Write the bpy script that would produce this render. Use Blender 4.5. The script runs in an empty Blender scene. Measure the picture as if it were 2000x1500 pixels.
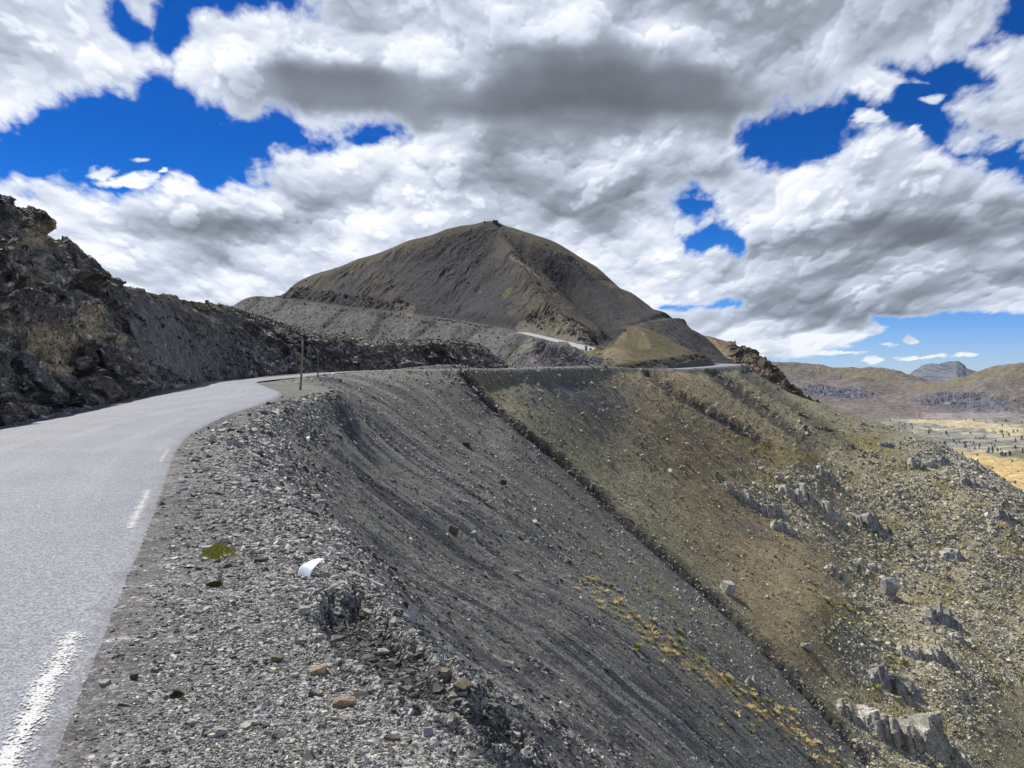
import bpy, bmesh, math, random
import numpy as np
from mathutils import Vector, Matrix
R = math.radians
rnd = random.Random(7)
rng = np.random.default_rng(11)
DET = 0.85                                   # mesh density of the terrain
scene = bpy.context.scene
COL = scene.collection

# ------------------------------------------------------------ camera, sky, sun
FPX, HZ, EYE = 1480.0, 735.0, 1.6          # focal length in photo pixels, horizon row, eye height
cam_d = bpy.data.cameras.new('camera'); cam = bpy.data.objects.new('camera', cam_d); COL.objects.link(cam)
cam.location = (0, 0, EYE); cam.rotation_euler = (R(90), 0, 0)
cam_d.sensor_width = 36; cam_d.lens = 36*FPX/2000; cam_d.shift_y = -(750-HZ)/2000
cam_d.clip_start = .05; cam_d.clip_end = 80000
scene.camera = cam
scene.view_settings.view_transform = 'Standard'; scene.view_settings.look = 'None'
scene.view_settings.exposure = 0; scene.view_settings.gamma = 1

SUN_EL, SUN_AZ = 52, -48                   # azimuth measured from +Y towards +X
sd = Vector((math.sin(R(SUN_AZ))*math.cos(R(SUN_EL)), math.cos(R(SUN_AZ))*math.cos(R(SUN_EL)), math.sin(R(SUN_EL))))
sun_d = bpy.data.lights.new('sun', 'SUN'); sun_d.energy = 5.0; sun_d.angle = R(.53); sun_d.color = (1, .95, .87)
sun = bpy.data.objects.new('sun', sun_d); COL.objects.link(sun)
sun.rotation_euler = (-sd).to_track_quat('-Z', 'Y').to_euler()

class NT:
    """tiny helper to write node trees"""
    def __init__(s, tree): s.t = tree; s.n = tree.nodes; s.l = tree.links
    def val(s, inp, v):
        if v is None: return
        if isinstance(v, bpy.types.NodeSocket): s.l.new(v, inp)
        else: inp.default_value = v
    def node(s, typ, **kw):
        n = s.n.new(typ)
        for k, v in kw.items(): setattr(n, k, v)
        return n
    def m(s, op, a, b=None, c=None, clamp=False):
        n = s.n.new('ShaderNodeMath'); n.operation = op; n.use_clamp = clamp
        s.val(n.inputs[0], a); s.val(n.inputs[1], b)
        if c is not None: s.val(n.inputs[2], c)
        return n.outputs[0]
    def vm(s, op, a, b=None):
        n = s.n.new('ShaderNodeVectorMath'); n.operation = op
        s.val(n.inputs[0], a)
        if op == 'SCALE': s.val(n.inputs['Scale'], b)
        elif b is not None: s.val(n.inputs[1], b)
        return n.outputs['Value'] if op in ('LENGTH', 'DOT_PRODUCT') else n.outputs[0]
    def ramp(s, v, a, b, c=0., d=1., typ='SMOOTHSTEP'):
        n = s.n.new('ShaderNodeMapRange'); n.interpolation_type = typ
        s.val(n.inputs[0], v)
        for i, q in zip((1, 2, 3, 4), (a, b, c, d)): s.val(n.inputs[i], q)
        return n.outputs[0]
    def noise(s, vec, scale, detail=4., rough=.5, dist=0., dim='3D', out=0):
        n = s.n.new('ShaderNodeTexNoise'); n.noise_dimensions = dim
        s.val(n.inputs['Vector'], vec); n.inputs['Scale'].default_value = scale
        n.inputs['Detail'].default_value = detail; n.inputs['Roughness'].default_value = rough
        n.inputs['Distortion'].default_value = dist
        return n.outputs[out]
    def voro(s, vec, scale, out='Color', feature='F1', rand=1.):
        n = s.n.new('ShaderNodeTexVoronoi'); n.feature = feature
        s.val(n.inputs['Vector'], vec); n.inputs['Scale'].default_value = scale
        n.inputs['Randomness'].default_value = rand
        return n.outputs[out]
    def mix(s, f, a, b, blend='MIX'):
        n = s.n.new('ShaderNodeMix'); n.data_type = 'RGBA'; n.blend_type = blend
        s.val(n.inputs[0], f); s.val(n.inputs[6], a); s.val(n.inputs[7], b)
        return n.outputs[2]
    def sep(s, v):
        n = s.n.new('ShaderNodeSeparateXYZ'); s.val(n.inputs[0], v); return n.outputs
    def comb(s, x, y, z=0.):
        n = s.n.new('ShaderNodeCombineXYZ'); s.val(n.inputs[0], x); s.val(n.inputs[1], y); s.val(n.inputs[2], z); return n.outputs[0]

def lin(r, g, b, k=1.):
    f = lambda c: ((c/255+.055)/1.055)**2.4 if c > 10 else c/255/12.92
    return (f(r)*k, f(g)*k, f(b)*k)

def build_world():
    w = bpy.data.worlds.new('World'); scene.world = w; w.use_nodes = True
    t = NT(w.node_tree)
    for n in list(t.n): t.n.remove(n)
    out = t.node('ShaderNodeOutputWorld'); bg = t.node('ShaderNodeBackground'); bg.inputs[1].default_value = .1
    t.l.new(bg.outputs[0], out.inputs[0])
    sky = t.node('ShaderNodeTexSky'); sky.sky_type = 'NISHITA'; sky.sun_disc = False
    sky.sun_elevation = R(SUN_EL); sky.sun_rotation = R(SUN_AZ); sky.altitude = 2700
    sky.air_density = 1.; sky.dust_density = .3; sky.ozone_density = 4.
    D = t.node('ShaderNodeTexCoord').outputs['Generated']
    x, y, z = t.sep(D)[:3]
    hs = t.node('ShaderNodeHueSaturation'); t.val(hs.inputs['Color'], sky.outputs[0])
    hs.inputs['Saturation'].default_value = 1.4; hs.inputs['Value'].default_value = 1.
    skyc = t.mix(1., hs.outputs[0], t.mix(t.ramp(z, .0, .3), (.85, .93, 1.3, 1), (.02, .62, .97, 1)), 'MULTIPLY')
    # cloud cover for the part of the sky the cloud bank in front does not reach
    n = t.noise(t.vm('MULTIPLY', D, (1, 1, 2)), 3.2, 5., .55)
    k = t.m('MULTIPLY', t.ramp(n, .42, .56), t.m('SUBTRACT', 1., t.ramp(t.m('DIVIDE', y, t.m('SQRT', t.m('ADD', t.m('MULTIPLY', x, x), t.m('MULTIPLY', y, y)))), .5, .62)))
    k = t.m('MULTIPLY', k, t.ramp(z, -.02, .05))
    col = t.mix(k, skyc, (4.6, 4.8, 5.3, 1))
    t.l.new(col, bg.inputs[0])
build_world()

# ------------------------------------------------------------ helpers
def tag(o, label=None, cat=None, group=None, kind=None):
    if label: o['label'] = label
    if cat: o['category'] = cat
    if group: o['group'] = group
    if kind: o['kind'] = kind
    return o

def empty(name, loc=(0, 0, 0), rz=0, label=None, cat=None, group=None):
    o = bpy.data.objects.new(name, None); COL.objects.link(o); o.empty_display_size = .2
    o.location = loc; o.rotation_euler = (0, 0, rz)
    return tag(o, label, cat, group)

def np_mesh(name, verts, faces_flat, counts, mat, parent=None, smooth=False, cols=None, uvs=None):
    me = bpy.data.meshes.new(name)
    nv = len(verts); nl = len(faces_flat); nf = len(counts)
    me.vertices.add(nv); me.vertices.foreach_set('co', np.ascontiguousarray(verts, np.float32).ravel())
    me.loops.add(nl); me.loops.foreach_set('vertex_index', np.ascontiguousarray(faces_flat, np.int32))
    me.polygons.add(nf)
    st = np.zeros(nf, np.int32); st[1:] = np.cumsum(counts)[:-1]
    me.polygons.foreach_set('loop_start', st)
    me.polygons.foreach_set('use_smooth', np.full(nf, bool(smooth)))
    me.update(calc_edges=True)
    if cols is not None:
        a = me.color_attributes.new('Col', 'FLOAT_COLOR', 'POINT')
        c = np.ones((nv, 4), np.float32); c[:, :3] = cols
        a.data.foreach_set('color', c.ravel())
    if uvs is not None:
        a = me.attributes.new('flow', 'FLOAT_VECTOR', 'POINT')
        a.data.foreach_set('vector', np.ascontiguousarray(uvs, np.float32).ravel())
    if mat: me.materials.append(mat)
    o = bpy.data.objects.new(name, me); COL.objects.link(o)
    if parent: o.parent = parent
    return o

def grid_obj(name, X, Y, Z, mat, cols=None, uvs=None, smooth=False, parent=None):
    r, c = X.shape
    v = np.stack([X, Y, Z], -1).reshape(-1, 3)
    i = np.arange(r*c).reshape(r, c)
    f = np.stack([i[:-1, :-1], i[:-1, 1:], i[1:, 1:], i[1:, :-1]], -1).reshape(-1)
    return np_mesh(name, v, f, np.full((r-1)*(c-1), 4, np.int32), mat, parent, smooth,
                   None if cols is None else cols.reshape(-1, 3), None if uvs is None else uvs.reshape(-1, 3))

def bm_obj(name, bm, mat, parent=None, smooth=False):
    me = bpy.data.meshes.new(name); bm.normal_update(); bm.to_mesh(me); bm.free()
    if mat: me.materials.append(mat)
    if smooth:
        for p in me.polygons: p.use_smooth = True
    o = bpy.data.objects.new(name, me); COL.objects.link(o)
    if parent: o.parent = parent
    return o

# ---- noise in numpy
def _h(ix, iy, iz, s):
    h = (ix.astype(np.int64)*374761393 + iy.astype(np.int64)*668265263 + iz*np.int64(2147483647//7) + s*974634777) & 0xffffffff
    h = ((h ^ (h >> 13))*1274126177) & 0xffffffff
    h = ((h ^ (h >> 16))*2246822519) & 0xffffffff
    return (h ^ (h >> 15)) & 0xffffffff
def noise2(x, y, s=0):
    ix = np.floor(x); iy = np.floor(y); fx = (x-ix).astype(np.float32); fy = (y-iy).astype(np.float32)
    ix = ix.astype(np.int64); iy = iy.astype(np.int64)
    u = fx*fx*fx*(fx*(fx*6-15)+10); v = fy*fy*fy*(fy*(fy*6-15)+10)
    def g(dx, dy):
        a = _h(ix+dx, iy+dy, 0, s).astype(np.float32)*np.float32(2*math.pi/4294967296.)
        return np.cos(a)*(fx-dx) + np.sin(a)*(fy-dy)
    a = g(0, 0); b = g(1, 0); c = g(0, 1); d = g(1, 1)
    return (a + u*(b-a) + v*(c-a) + u*v*(a-b-c+d))*1.45
def fbm(x, y, o=4, s=0, g=.5, l=2.03):
    t = 0; a = 1.; n = 0
    for i in range(o):
        t = t + a*noise2(x, y, s+i*17); n += a; a *= g; x = x*l+3.1; y = y*l-7.7
    return t/n
def ridged(x, y, o=4, s=0):
    t = 0; a = 1.; n = 0
    for i in range(o):
        t = t + a*(1-2*np.abs(noise2(x, y, s+i*31))); n += a; a *= .5; x = x*2.05+1.7; y = y*2.05+4.3
    return t/n
def facet(x, y, z, s=0, tilt=.8):
    """angular blocks: every cell of a 3D cell pattern has its own height and its own tilt"""
    ix = np.floor(x).astype(np.int64); iy = np.floor(y).astype(np.int64); iz = np.floor(z).astype(np.int64)
    best = np.full(x.shape, 1e9, np.float32); val = np.zeros(x.shape, np.float32)
    for dx in (-1, 0, 1):
        for dy in (-1, 0, 1):
            for dz in (-1, 0, 1):
                h = _h(ix+dx, iy+dy, iz+dz, s)
                r1 = (h & 1023)/1023.; r2 = ((h >> 10) & 1023)/1023.; r3 = ((h >> 20) & 1023)/1023.
                ax = x-(ix+dx+r1); ay = y-(iy+dy+r2); az = z-(iz+dz+r3)
                d = ax*ax+ay*ay+az*az
                k = ((h >> 5) & 255)/255.; t1 = ((h >> 13) & 255)/127.5-1; t2 = ((h >> 21) & 255)/127.5-1; t3 = ((h >> 3) & 255)/127.5-1
                v = k-.5+tilt*(t1*ax+t2*ay+t3*az)
                m = d < best
                best = np.where(m, d, best); val = np.where(m, v, val)
    return val
def sstep(x, a, b):
    t = np.clip((x-a)/(b-a), 0, 1); return t*t*(3-2*t)
def lerp(a, b, t): return a+(b-a)*t

# ---- photograph pixel <-> place
def P3(px, py, Y): return ((px-1000)/FPX*Y, Y, EYE+(HZ-py)/FPX*Y)
def to_px(X, Y, Z): return 1000+X/Y*FPX, HZ-(Z-EYE)/Y*FPX

def tps(ctrl, sy=2.2, sx=300., smooth=1e-4):
    """height surface through control points (px, py, Y); interpolates z/Y over azimuth and log distance"""
    c = np.array(ctrl, float)
    A = np.stack([c[:, 0]/sx, np.log(c[:, 2])*sy], 1)
    q = EYE/c[:, 2] + (HZ-c[:, 1])/FPX
    n = len(c)
    def phi(r2): return .5*r2*np.log(np.maximum(r2, 1e-12))
    d2 = ((A[:, None]-A[None])**2).sum(-1)
    M = np.zeros((n+3, n+3)); M[:n, :n] = phi(d2)+np.eye(n)*smooth
    M[:n, n] = 1; M[:n, n+1:] = A; M[n, :n] = 1; M[n+1:, :n] = A.T
    w = np.linalg.solve(M, np.concatenate([q, [0, 0, 0]]))
    def ev(px, Y):
        a = px/sx; b = np.log(Y)*sy
        o = w[n]+w[n+1]*a+w[n+2]*b
        for i in range(n): o = o + w[i]*phi((a-A[i, 0])**2+(b-A[i, 1])**2)
        return o*Y
    return ev
class Sheet:
    def __init__(s, px0, px1, nc, Y0, Y1, nr, ctrl, sy=2.2, sx=300., smooth=1e-4, coarse=5):
        s.px = np.linspace(px0, px1, nc); s.lY = np.linspace(math.log(Y0), math.log(Y1), nr)
        cc = np.linspace(px0, px1, nc//coarse); cr = np.linspace(s.lY[0], s.lY[-1], nr//coarse)
        ev = tps(ctrl, sy, sx, smooth)
        PXc, LYc = np.meshgrid(cc, cr); Zc = ev(PXc, np.exp(LYc))/np.exp(LYc)
        # bilinear refinement to the full grid
        fi = np.interp(s.px, cc, np.arange(len(cc))); fj = np.interp(s.lY, cr, np.arange(len(cr)))
        i0 = np.minimum(fi.astype(int), len(cc)-2); j0 = np.minimum(fj.astype(int), len(cr)-2)
        u = (fi-i0)[None]; v = (fj-j0)[:, None]; J = j0[:, None]; I = i0[None]
        q = (Zc[J, I]*(1-u)*(1-v)+Zc[J, I+1]*u*(1-v)+Zc[J+1, I]*(1-u)*v+Zc[J+1, I+1]*u*v)
        s.PX, LY = np.meshgrid(s.px, s.lY); s.Y = np.exp(LY); s.X = (s.PX-1000)/FPX*s.Y
        s.Z = q*s.Y; s.upd()
    def upd(s): s.PY = HZ-(s.Z-EYE)/s.Y*FPX
    def zat(s, X, Y):
        px = 1000+X/Y*FPX
        i = np.interp(px, s.px, np.arange(len(s.px))); j = np.interp(math.log(Y), s.lY, np.arange(len(s.lY)))
        i0 = int(min(i, len(s.px)-2)); j0 = int(min(j, len(s.lY)-2)); u = i-i0; v = j-j0
        Z = s.Z
        return float(Z[j0, i0]*(1-u)*(1-v)+Z[j0, i0+1]*u*(1-v)+Z[j0+1, i0]*(1-u)*v+Z[j0+1, i0+1]*u*v)
    def hit(s, px, py):
        """the place on this sheet that shows at a photograph pixel"""
        i = int(round(np.interp(px, s.px, np.arange(len(s.px)))))
        col = s.PY[:, i]; k = np.nonzero(col <= py)[0]
        j = int(k[0]) if len(k) else int(np.argmin(col))
        Y = float(s.Y[j, i]); X = (px-1000)/FPX*Y
        return Vector((X, Y, float(s.Z[j, i])))
    def normal(s, X, Y):
        e = .02*Y
        dx = (s.zat(X+e, Y)-s.zat(X-e, Y))/(2*e); dy = (s.zat(X, Y+e)-s.zat(X, Y-e))/(2*e)
        return Vector((-dx, -dy, 1)).normalized()

def line_dist(PX, PY, pts, wy=1.):
    """distance in pixels to a polyline, and position along it 0..1"""
    best = np.full(PX.shape, 1e9); tt = np.zeros(PX.shape); n = len(pts)-1
    for i in range(n):
        x0, y0 = pts[i][:2]; x1, y1 = pts[i+1][:2]
        dx, dy = x1-x0, (y1-y0)*wy; L = dx*dx+dy*dy
        u = np.clip(((PX-x0)*dx+(PY-y0)*wy*dy)/L, 0, 1)
        d = np.hypot(PX-x0-u*dx, (PY-y0)*wy-u*dy)
        m = d < best; best = np.where(m, d, best); tt = np.where(m, (i+u)/n, tt)
    return best, tt
def blob(PX, PY, px, py, rx, ry, rot=0.):
    c, s_ = math.cos(R(rot)), math.sin(R(rot))
    a = (PX-px)*c+(PY-py)*s_; b = -(PX-px)*s_+(PY-py)*c
    return np.exp(-(a/rx)**2-(b/ry)**2)
def paint(C, m, col):
    m = np.clip(m, 0, 1)[..., None]
    return C*(1-m)+np.array(col)*m

# ---- materials
def ground_mat(name, scales=(40, 9, 1.6, .25), amps=(.5, .5, .4, .3), chip=(30, .35, 1.9), bump=.5, bdist=.02, rough=.9, flow=False, streak=None, grain=None):
    m = bpy.data.materials.new(name); m.use_nodes = True; t = NT(m.node_tree)
    b = t.n['Principled BSDF']; b.inputs['Roughness'].default_value = rough
    b.inputs['Specular IOR Level'].default_value = .3
    co = t.node('ShaderNodeTexCoord').outputs['Object']
    at = t.node('ShaderNodeAttribute'); at.attribute_name = 'Col'; col = at.outputs['Color']
    fac = None; h = None
    for i, (sc, am) in enumerate(zip(scales, amps)):
        n = t.noise(co, sc, 5., .62)
        f = t.ramp(n, .28, .72, 1-am, 1+am, 'LINEAR')
        fac = f if fac is None else t.m('MULTIPLY', fac, f)
        if i < 3:
            hh = t.m('MULTIPLY', n, 1./(i*1.5+1)*(3**i)); h = hh if h is None else t.m('ADD', h, hh)
    if streak:
        fa = t.node('ShaderNodeAttribute'); fa.attribute_name = 'flow'
        n = t.noise(t.vm('MULTIPLY', fa.outputs['Vector'], streak[0]), 1., 5., .6)
        fac = t.m('MULTIPLY', fac, t.ramp(n, .3, .7, 1-streak[1], 1+streak[1], 'LINEAR'))
    col = t.vm('SCALE', col, fac)
    if chip:
        for k, sc in enumerate((chip[0], chip[0]*.31)):
            v = t.voro(t.vm('ADD', co, t.vm('SCALE', t.noise(co, sc*1.5, 2., .5, out=1), .5/sc)), sc, 'Color')
            r = t.sep(v)[0]
            msk = t.ramp(r, 1-chip[1]*(1 if k == 0 else .45), 1-chip[1]*(1 if k == 0 else .45)+.06)
            col = t.mix(msk, col, t.vm('SCALE', col, chip[2]))
            h = t.m('ADD', h, t.m('MULTIPLY', r, .8 if k == 0 else 1.6))
    t.l.new(col, b.inputs['Base Color'])
    bp = t.node('ShaderNodeBump'); bp.inputs['Strength'].default_value = bump; bp.inputs['Distance'].default_value = bdist
    t.l.new(h, bp.inputs['Height']); t.l.new(bp.outputs[0], b.inputs['Normal'])
    return m
def plain_mat(name, col, rough=.7, var=.25, sc=12., metal=0., bump=.15, bdist=.01, spec=.4):
    m = bpy.data.materials.new(name); m.use_nodes = True; t = NT(m.node_tree)
    b = t.n['Principled BSDF']; b.inputs['Roughness'].default_value = rough; b.inputs['Metallic'].default_value = metal
    b.inputs['Specular IOR Level'].default_value = spec
    co = t.node('ShaderNodeTexCoord').outputs['Object']
    n = t.noise(co, sc, 6., .65)
    c = t.vm('SCALE', t.mix(0., (*col, 1), (*col, 1)), t.ramp(n, .25, .75, 1-var, 1+var, 'LINEAR'))
    t.l.new(c, b.inputs['Base Color'])
    bp = t.node('ShaderNodeBump'); bp.inputs['Strength'].default_value = bump; bp.inputs['Distance'].default_value = bdist
    t.l.new(n, bp.inputs['Height']); t.l.new(bp.outputs[0], b.inputs['Normal'])
    return m

# ------------------------------------------------------------ the cloudy sky in front, far outside everything else
SKY_BLUE = [
    [(-300, 262), (0, 262), (30, 250), (80, 238), (100, 205), (140, 203), (175, 165), (230, 160), (262, 185), (265, 150), (300, 140), (345, 130), (375, 165), (415, 195), (450, 220), (490, 235), (540, 225),
     (570, 245), (600, 262), (650, 272), (662, 256), (700, 260), (765, 270), (700, 284), (640, 292), (600, 305), (560, 297), (540, 300), (500, 320), (490, 345), (470, 362), (450, 345), (420, 372), (400, 360), (385, 343),
     (340, 350), (318, 370), (280, 372), (240, 385), (210, 392), (170, 380), (165, 370), (130, 355), (110, 362), (60, 372), (30, 360), (0, 360), (-300, 380)],
    [(330, -60), (318, 30), (300, 72), (332, 104), (350, 70), (372, 48), (420, 36), (470, 25), (488, 38), (502, 22), (525, 0), (585, -5), (585, -60)],
    [(205, 5), (225, 60), (262, 80), (285, 68), (250, 40), (225, 0)],
    [(1462, 267), (1500, 245), (1560, 230), (1610, 210), (1640, 190), (1662, 165), (1700, 185), (1735, 190), (1750, 150), (1728, 132), (1790, 120), (1810, 103), (1860, 108), (1900, 130), (1960, 150), (1972, 175),
     (1920, 187), (1890, 180), (1868, 205), (1877, 240), (1868, 262), (1878, 290), (1920, 288), (1960, 292), (2000, 305), (2300, 300), (2300, 420), (2000, 342), (1960, 325), (1920, 305), (1880, 315), (1845, 312), (1810, 292), (1780, 280), (1750, 262), (1700, 258), (1650, 270),
     (1640, 285), (1600, 300), (1540, 300), (1500, 312), (1478, 295)],
    [(1893, 92), (1945, 62), (1960, 20), (1990, -10), (2300, -80), (2300, 120), (2000, 96), (1955, 98)],
    [(1310, 390), (1340, 386), (1372, 400), (1352, 430), (1326, 428), (1322, 405)], [(1316, 455), (1390, 448), (1446, 472), (1400, 482), (1338, 500), (1326, 482)],
    [(1285, 600), (1340, 597), (1420, 590), (1440, 594), (1350, 606), (1300, 610)],
    [(3300, 590), (2000, 606), (1900, 611), (1780, 620), (1700, 618), (1742, 640), (1690, 668), (1640, 684), (1560, 694), (1480, 697), (1380, 706), (1200, 790), (3300, 790)]]
SKY_GREY = [  # how bright the cloud is, tenths: rows every 50 px of the photograph from y=0, columns every 100 px from x=0
    [60, 75, 70, 80, 85, 80, 85, 70, 75, 75, 85, 90, 75, 65, 55, 60, 55, 55, 50, 60, 60], [68, 78, 75, 80, 85, 85, 88, 74, 82, 72, 70, 85, 62, 80, 62, 60, 60, 55, 60, 75, 70],
    [72, 82, 85, 80, 85, 84, 80, 72, 80, 62, 45, 32, 36, 50, 60, 60, 65, 50, 70, 75, 70], [85, 85, 80, 85, 80, 52, 26, 26, 45, 55, 28, 18, 18, 24, 24, 60, 48, 70, 75, 70, 80],
    [90, 88, 80, 85, 85, 60, 30, 34, 40, 32, 20, 13, 13, 18, 24, 38, 50, 70, 60, 75, 80], [90, 85, 80, 85, 85, 80, 85, 70, 46, 62, 45, 33, 38, 50, 45, 70, 80, 75, 70, 72, 76],
    [85, 85, 80, 85, 90, 92, 88, 82, 85, 74, 40, 58, 80, 82, 80, 85, 82, 82, 75, 80, 85], [85, 85, 85, 90, 86, 88, 80, 84, 70, 60, 38, 48, 50, 55, 60, 80, 75, 68, 63, 80, 88],
    [85, 90, 90, 80, 76, 80, 60, 75, 85, 80, 60, 40, 38, 48, 85, 80, 73, 64, 58, 63, 55], [85, 90, 85, 58, 33, 38, 42, 84, 85, 80, 84, 70, 50, 75, 80, 58, 38, 28, 28, 32, 28],
    [85, 90, 90, 78, 62, 74, 70, 85, 85, 85, 85, 90, 80, 85, 72, 45, 42, 50, 60, 64, 70], [85, 85, 85, 86, 90, 85, 70, 80, 80, 80, 80, 85, 85, 80, 68, 62, 58, 60, 53, 60, 54],
    [85, 85, 85, 80, 80, 60, 70, 80, 80, 80, 80, 80, 80, 80, 72, 50, 38, 40, 54, 72, 78], [85, 85, 85, 80, 80, 60, 70, 80, 80, 80, 80, 80, 80, 86, 88, 68, 75, 80, 80, 85, 85], [85]*21, [85]*21]
def worley(x, y, s):
    ix = np.floor(x).astype(np.int64); iy = np.floor(y).astype(np.int64); best = np.full(x.shape, 9., np.float32)
    for dx in (-1, 0, 1):
        for dy in (-1, 0, 1):
            h = _h(ix+dx, iy+dy, 0, s); ax = x-(ix+dx+(h & 1023)/1023.); ay = y-(iy+dy+((h >> 10) & 1023)/1023.)
            best = np.minimum(best, ax*ax+ay*ay)
    return best
def build_sky():
    az = np.radians(np.concatenate([np.linspace(-57, -35.5, 90)[:-1], np.linspace(-35.5, 35.5, 1450), np.linspace(35.5, 57, 90)[1:]]))
    el = np.radians(np.concatenate([np.linspace(-3, -.2, 8)[:-1], np.linspace(-.2, 28, 760), np.linspace(28, 43, 60)[1:]]))
    A, E = np.meshgrid(az, el); K = FPX
    PXs = 1000+K*np.tan(A); PYs = HZ-K*np.tan(E)/np.cos(A)
    # perspective of a flat cloud layer: features shrink and flatten towards the horizon
    dist = 1/(np.maximum(E, 0)+.20)
    x = A*(1.2+.6*dist); y = 1.05*np.log(np.maximum(E, 0)+.16)+.6*E
    wx = .07*fbm(x*2.6, y*2.6, 3, 101); wy = .07*fbm(x*2.6+9, y*2.6, 3, 102)
    def billow(X, Y, f0=2.6, o=6, g=.56):
        """rounded heads upon rounded heads, like cauliflower"""
        tot = 0; a = 1.; nn = 0; f = f0
        for i in range(o):
            jx = .10*noise2(X*f*.8, Y*f*.8, 120+i)/f; jy = .10*noise2(X*f*.8+5, Y*f*.8, 130+i)/f
            tot = tot+a*(.45-1.35*np.minimum(worley((X+jx)*f+7.3*i, (Y+jy)*f+3.1*i, 110+i), .7)); nn += a; a *= g; f *= 2.05
        return tot/nn*2.
    B = billow(x+wx, y+wy)
    fine = fbm(x*9, y*9, 6, 140, .58)
    big = fbm(x*1.1, y*1.1, 4, 150)
    # signed distance to the openings
    qx = PXs+30*fbm(x*4, y*4, 6, 160, .6); qy = PYs+18*fbm(x*4+4, y*4, 6, 161, .6)
    sd = np.full(A.shape, 1e9)
    for poly in SKY_BLUE:
        ins = np.zeros(A.shape, bool); d = np.full(A.shape, 1e9)
        for i in range(len(poly)):
            x0, y0 = poly[i]; x1, y1 = poly[(i+1) % len(poly)]
            dx, dy = x1-x0, y1-y0
            u = np.clip(((qx-x0)*dx+(qy-y0)*dy)/(dx*dx+dy*dy), 0, 1)
            d = np.minimum(d, (qx-x0-u*dx)**2+(qy-y0-u*dy)**2)
            if y0 != y1: ins ^= ((y0 > qy) != (y1 > qy)) & (qx < (x1-x0)*(qy-y0)/(y1-y0)+x0)
        sd = np.minimum(sd, np.where(ins, -1, 1)*np.sqrt(d))
    w = 30*(.25+.75*sstep(PYs, 700, 250))            # softness shrinks towards the horizon
    c = np.clip(sd/w, -2.5, 4)
    for px_, py_, rx, ry, k in ((1705, 705, 23, 7, 3.2), (1775, 697, 26, 5, 3.), (1818, 698, 30, 6, 3.2), (1888, 697, 26, 6, 3.2), (1778, 664, 26, 9, 3.4), (1735, 672, 30, 5, 2.8), (1620, 690, 60, 6, 2.2), (1560, 680, 50, 8, 2.4), (1640, 655, 60, 10, 2.), (1720, 650, 20, 7, 2.),
                                (205, 338, 34, 20, 2.3), (250, 352, 60, 18, 2.9), (268, 312, 26, 10, 2.3), (320, 335, 12, 5, 2.), (1690, 232, 34, 17, 1.9), (1725, 160, 60, 14, 1.7), (1810, 195, 34, 12, 1.6), (1780, 265, 26, 14, 1.8), (1850, 520, 10, 5, 0)):
        if not k: continue
        d = np.sqrt(((qx-px_)/rx)**2+((qy-py_)/ry*np.where(qy > py_, 1.5, .9))**2)
        c = np.maximum(c, k*(1.25-d)-.9+1.3*fbm(PXs/rx*1.1, PYs/ry*1.0, 4, int(px_)))
    c = c-.32+B*1.6+1.5*fine
    cover = sstep(c, -.25, 1.05+.0*c)
    cover = cover**.8
    edge_out = sstep(np.abs(A), R(56.5), R(46))*sstep(E, R(42), R(32))*sstep(E, R(-1.5), R(-.2))
    cover = cover*edge_out
    # brightness of the cloud: its broad greys, its billows, and light from above left
    G = np.array(SKY_GREY, float)/100
    gx = np.clip((PXs+95*fbm(x*2.4, y*2.4, 5, 170))/100, 0, 19.999); gy = np.clip((PYs+48*fbm(x*2.4+3, y*2.4, 5, 171)-14*B)/50, 0, 14.999)
    ix = gx.astype(int); iy = gy.astype(int); u = gx-ix; v = gy-iy; u = u*u*(3-2*u); v = v*v*(3-2*v)
    g = G[iy, ix]*(1-u)*(1-v)+G[iy, np.minimum(ix+1, 20)]*u*(1-v)+G[iy+1, ix]*(1-u)*v+G[iy+1, np.minimum(ix+1, 20)]*u*v
    def blur(F, k):
        for ax in (0, 1):
            for _ in range(2):
                pad = [(0, 0), (0, 0)]; pad[ax] = (k+1, k)
                c_ = np.cumsum(np.pad(F, pad, mode='edge'), axis=ax)
                F = (np.take(c_, range(2*k+1, c_.shape[ax]), ax)-np.take(c_, range(0, c_.shape[ax]-2*k-1), ax))/(2*k+1)
        return F
    def shift(F, dr, dc):
        return np.roll(np.roll(F, dr, 0), dc, 1)
    H = B+.36*fine
    rel = 0
    for k, wgt in ((1, .8), (2, .7), (5, .55), (11, .4), (20, .28)):
        F_ = blur(H, k)
        rel = rel+wgt*(F_-shift(F_, -int(k*1.7+1), int(k*.5)))      # the side turned up and left, to the light
    rel = rel*1.75+.30*(H-blur(H, 14))
    def crisp(F, n):                                  # the bright near edge of each head in front of the next
        t_ = F*n; fr = t_-np.floor(t_); return (1-fr)**1.6*sstep(fr, 0, .07)
    lvl = blur(B, 1)+.10*fine
    heads = .58*crisp(lvl, 1.6)+.48*crisp(lvl+.37, 3.1)
    smoothness = (1-.72*sstep(.66-g, 0, .3)*sstep(PYs, 330, 230))*(1-.55*sstep(.5-g, 0, .25))
    shade_far = sstep(PYs, 640, 655)*sstep(PXs, 1500, 1560)
    g = np.maximum(g, .97*shade_far)
    thin = sstep(c, 1.9, .1)
    rel = np.tanh(rel*1.1)
    shade = g-.10+.29*rel*smoothness+.20*heads*(.35+.65*np.clip(rel+.5, 0, 1))*smoothness+.10*big+.10*B*smoothness
    shade = lerp(shade, np.maximum(shade, .86), thin*.6)
    shade = np.clip(shade, .02, 1.)
    r_ = 42000.
    X = r_*np.sin(A)*np.cos(E); Y = r_*np.cos(A)*np.cos(E); Z = r_*np.sin(E)
    m = bpy.data.materials.new('cloud_sky'); m.use_nodes = True; t = NT(m.node_tree)
    for n in list(t.n): t.n.remove(n)
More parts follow.
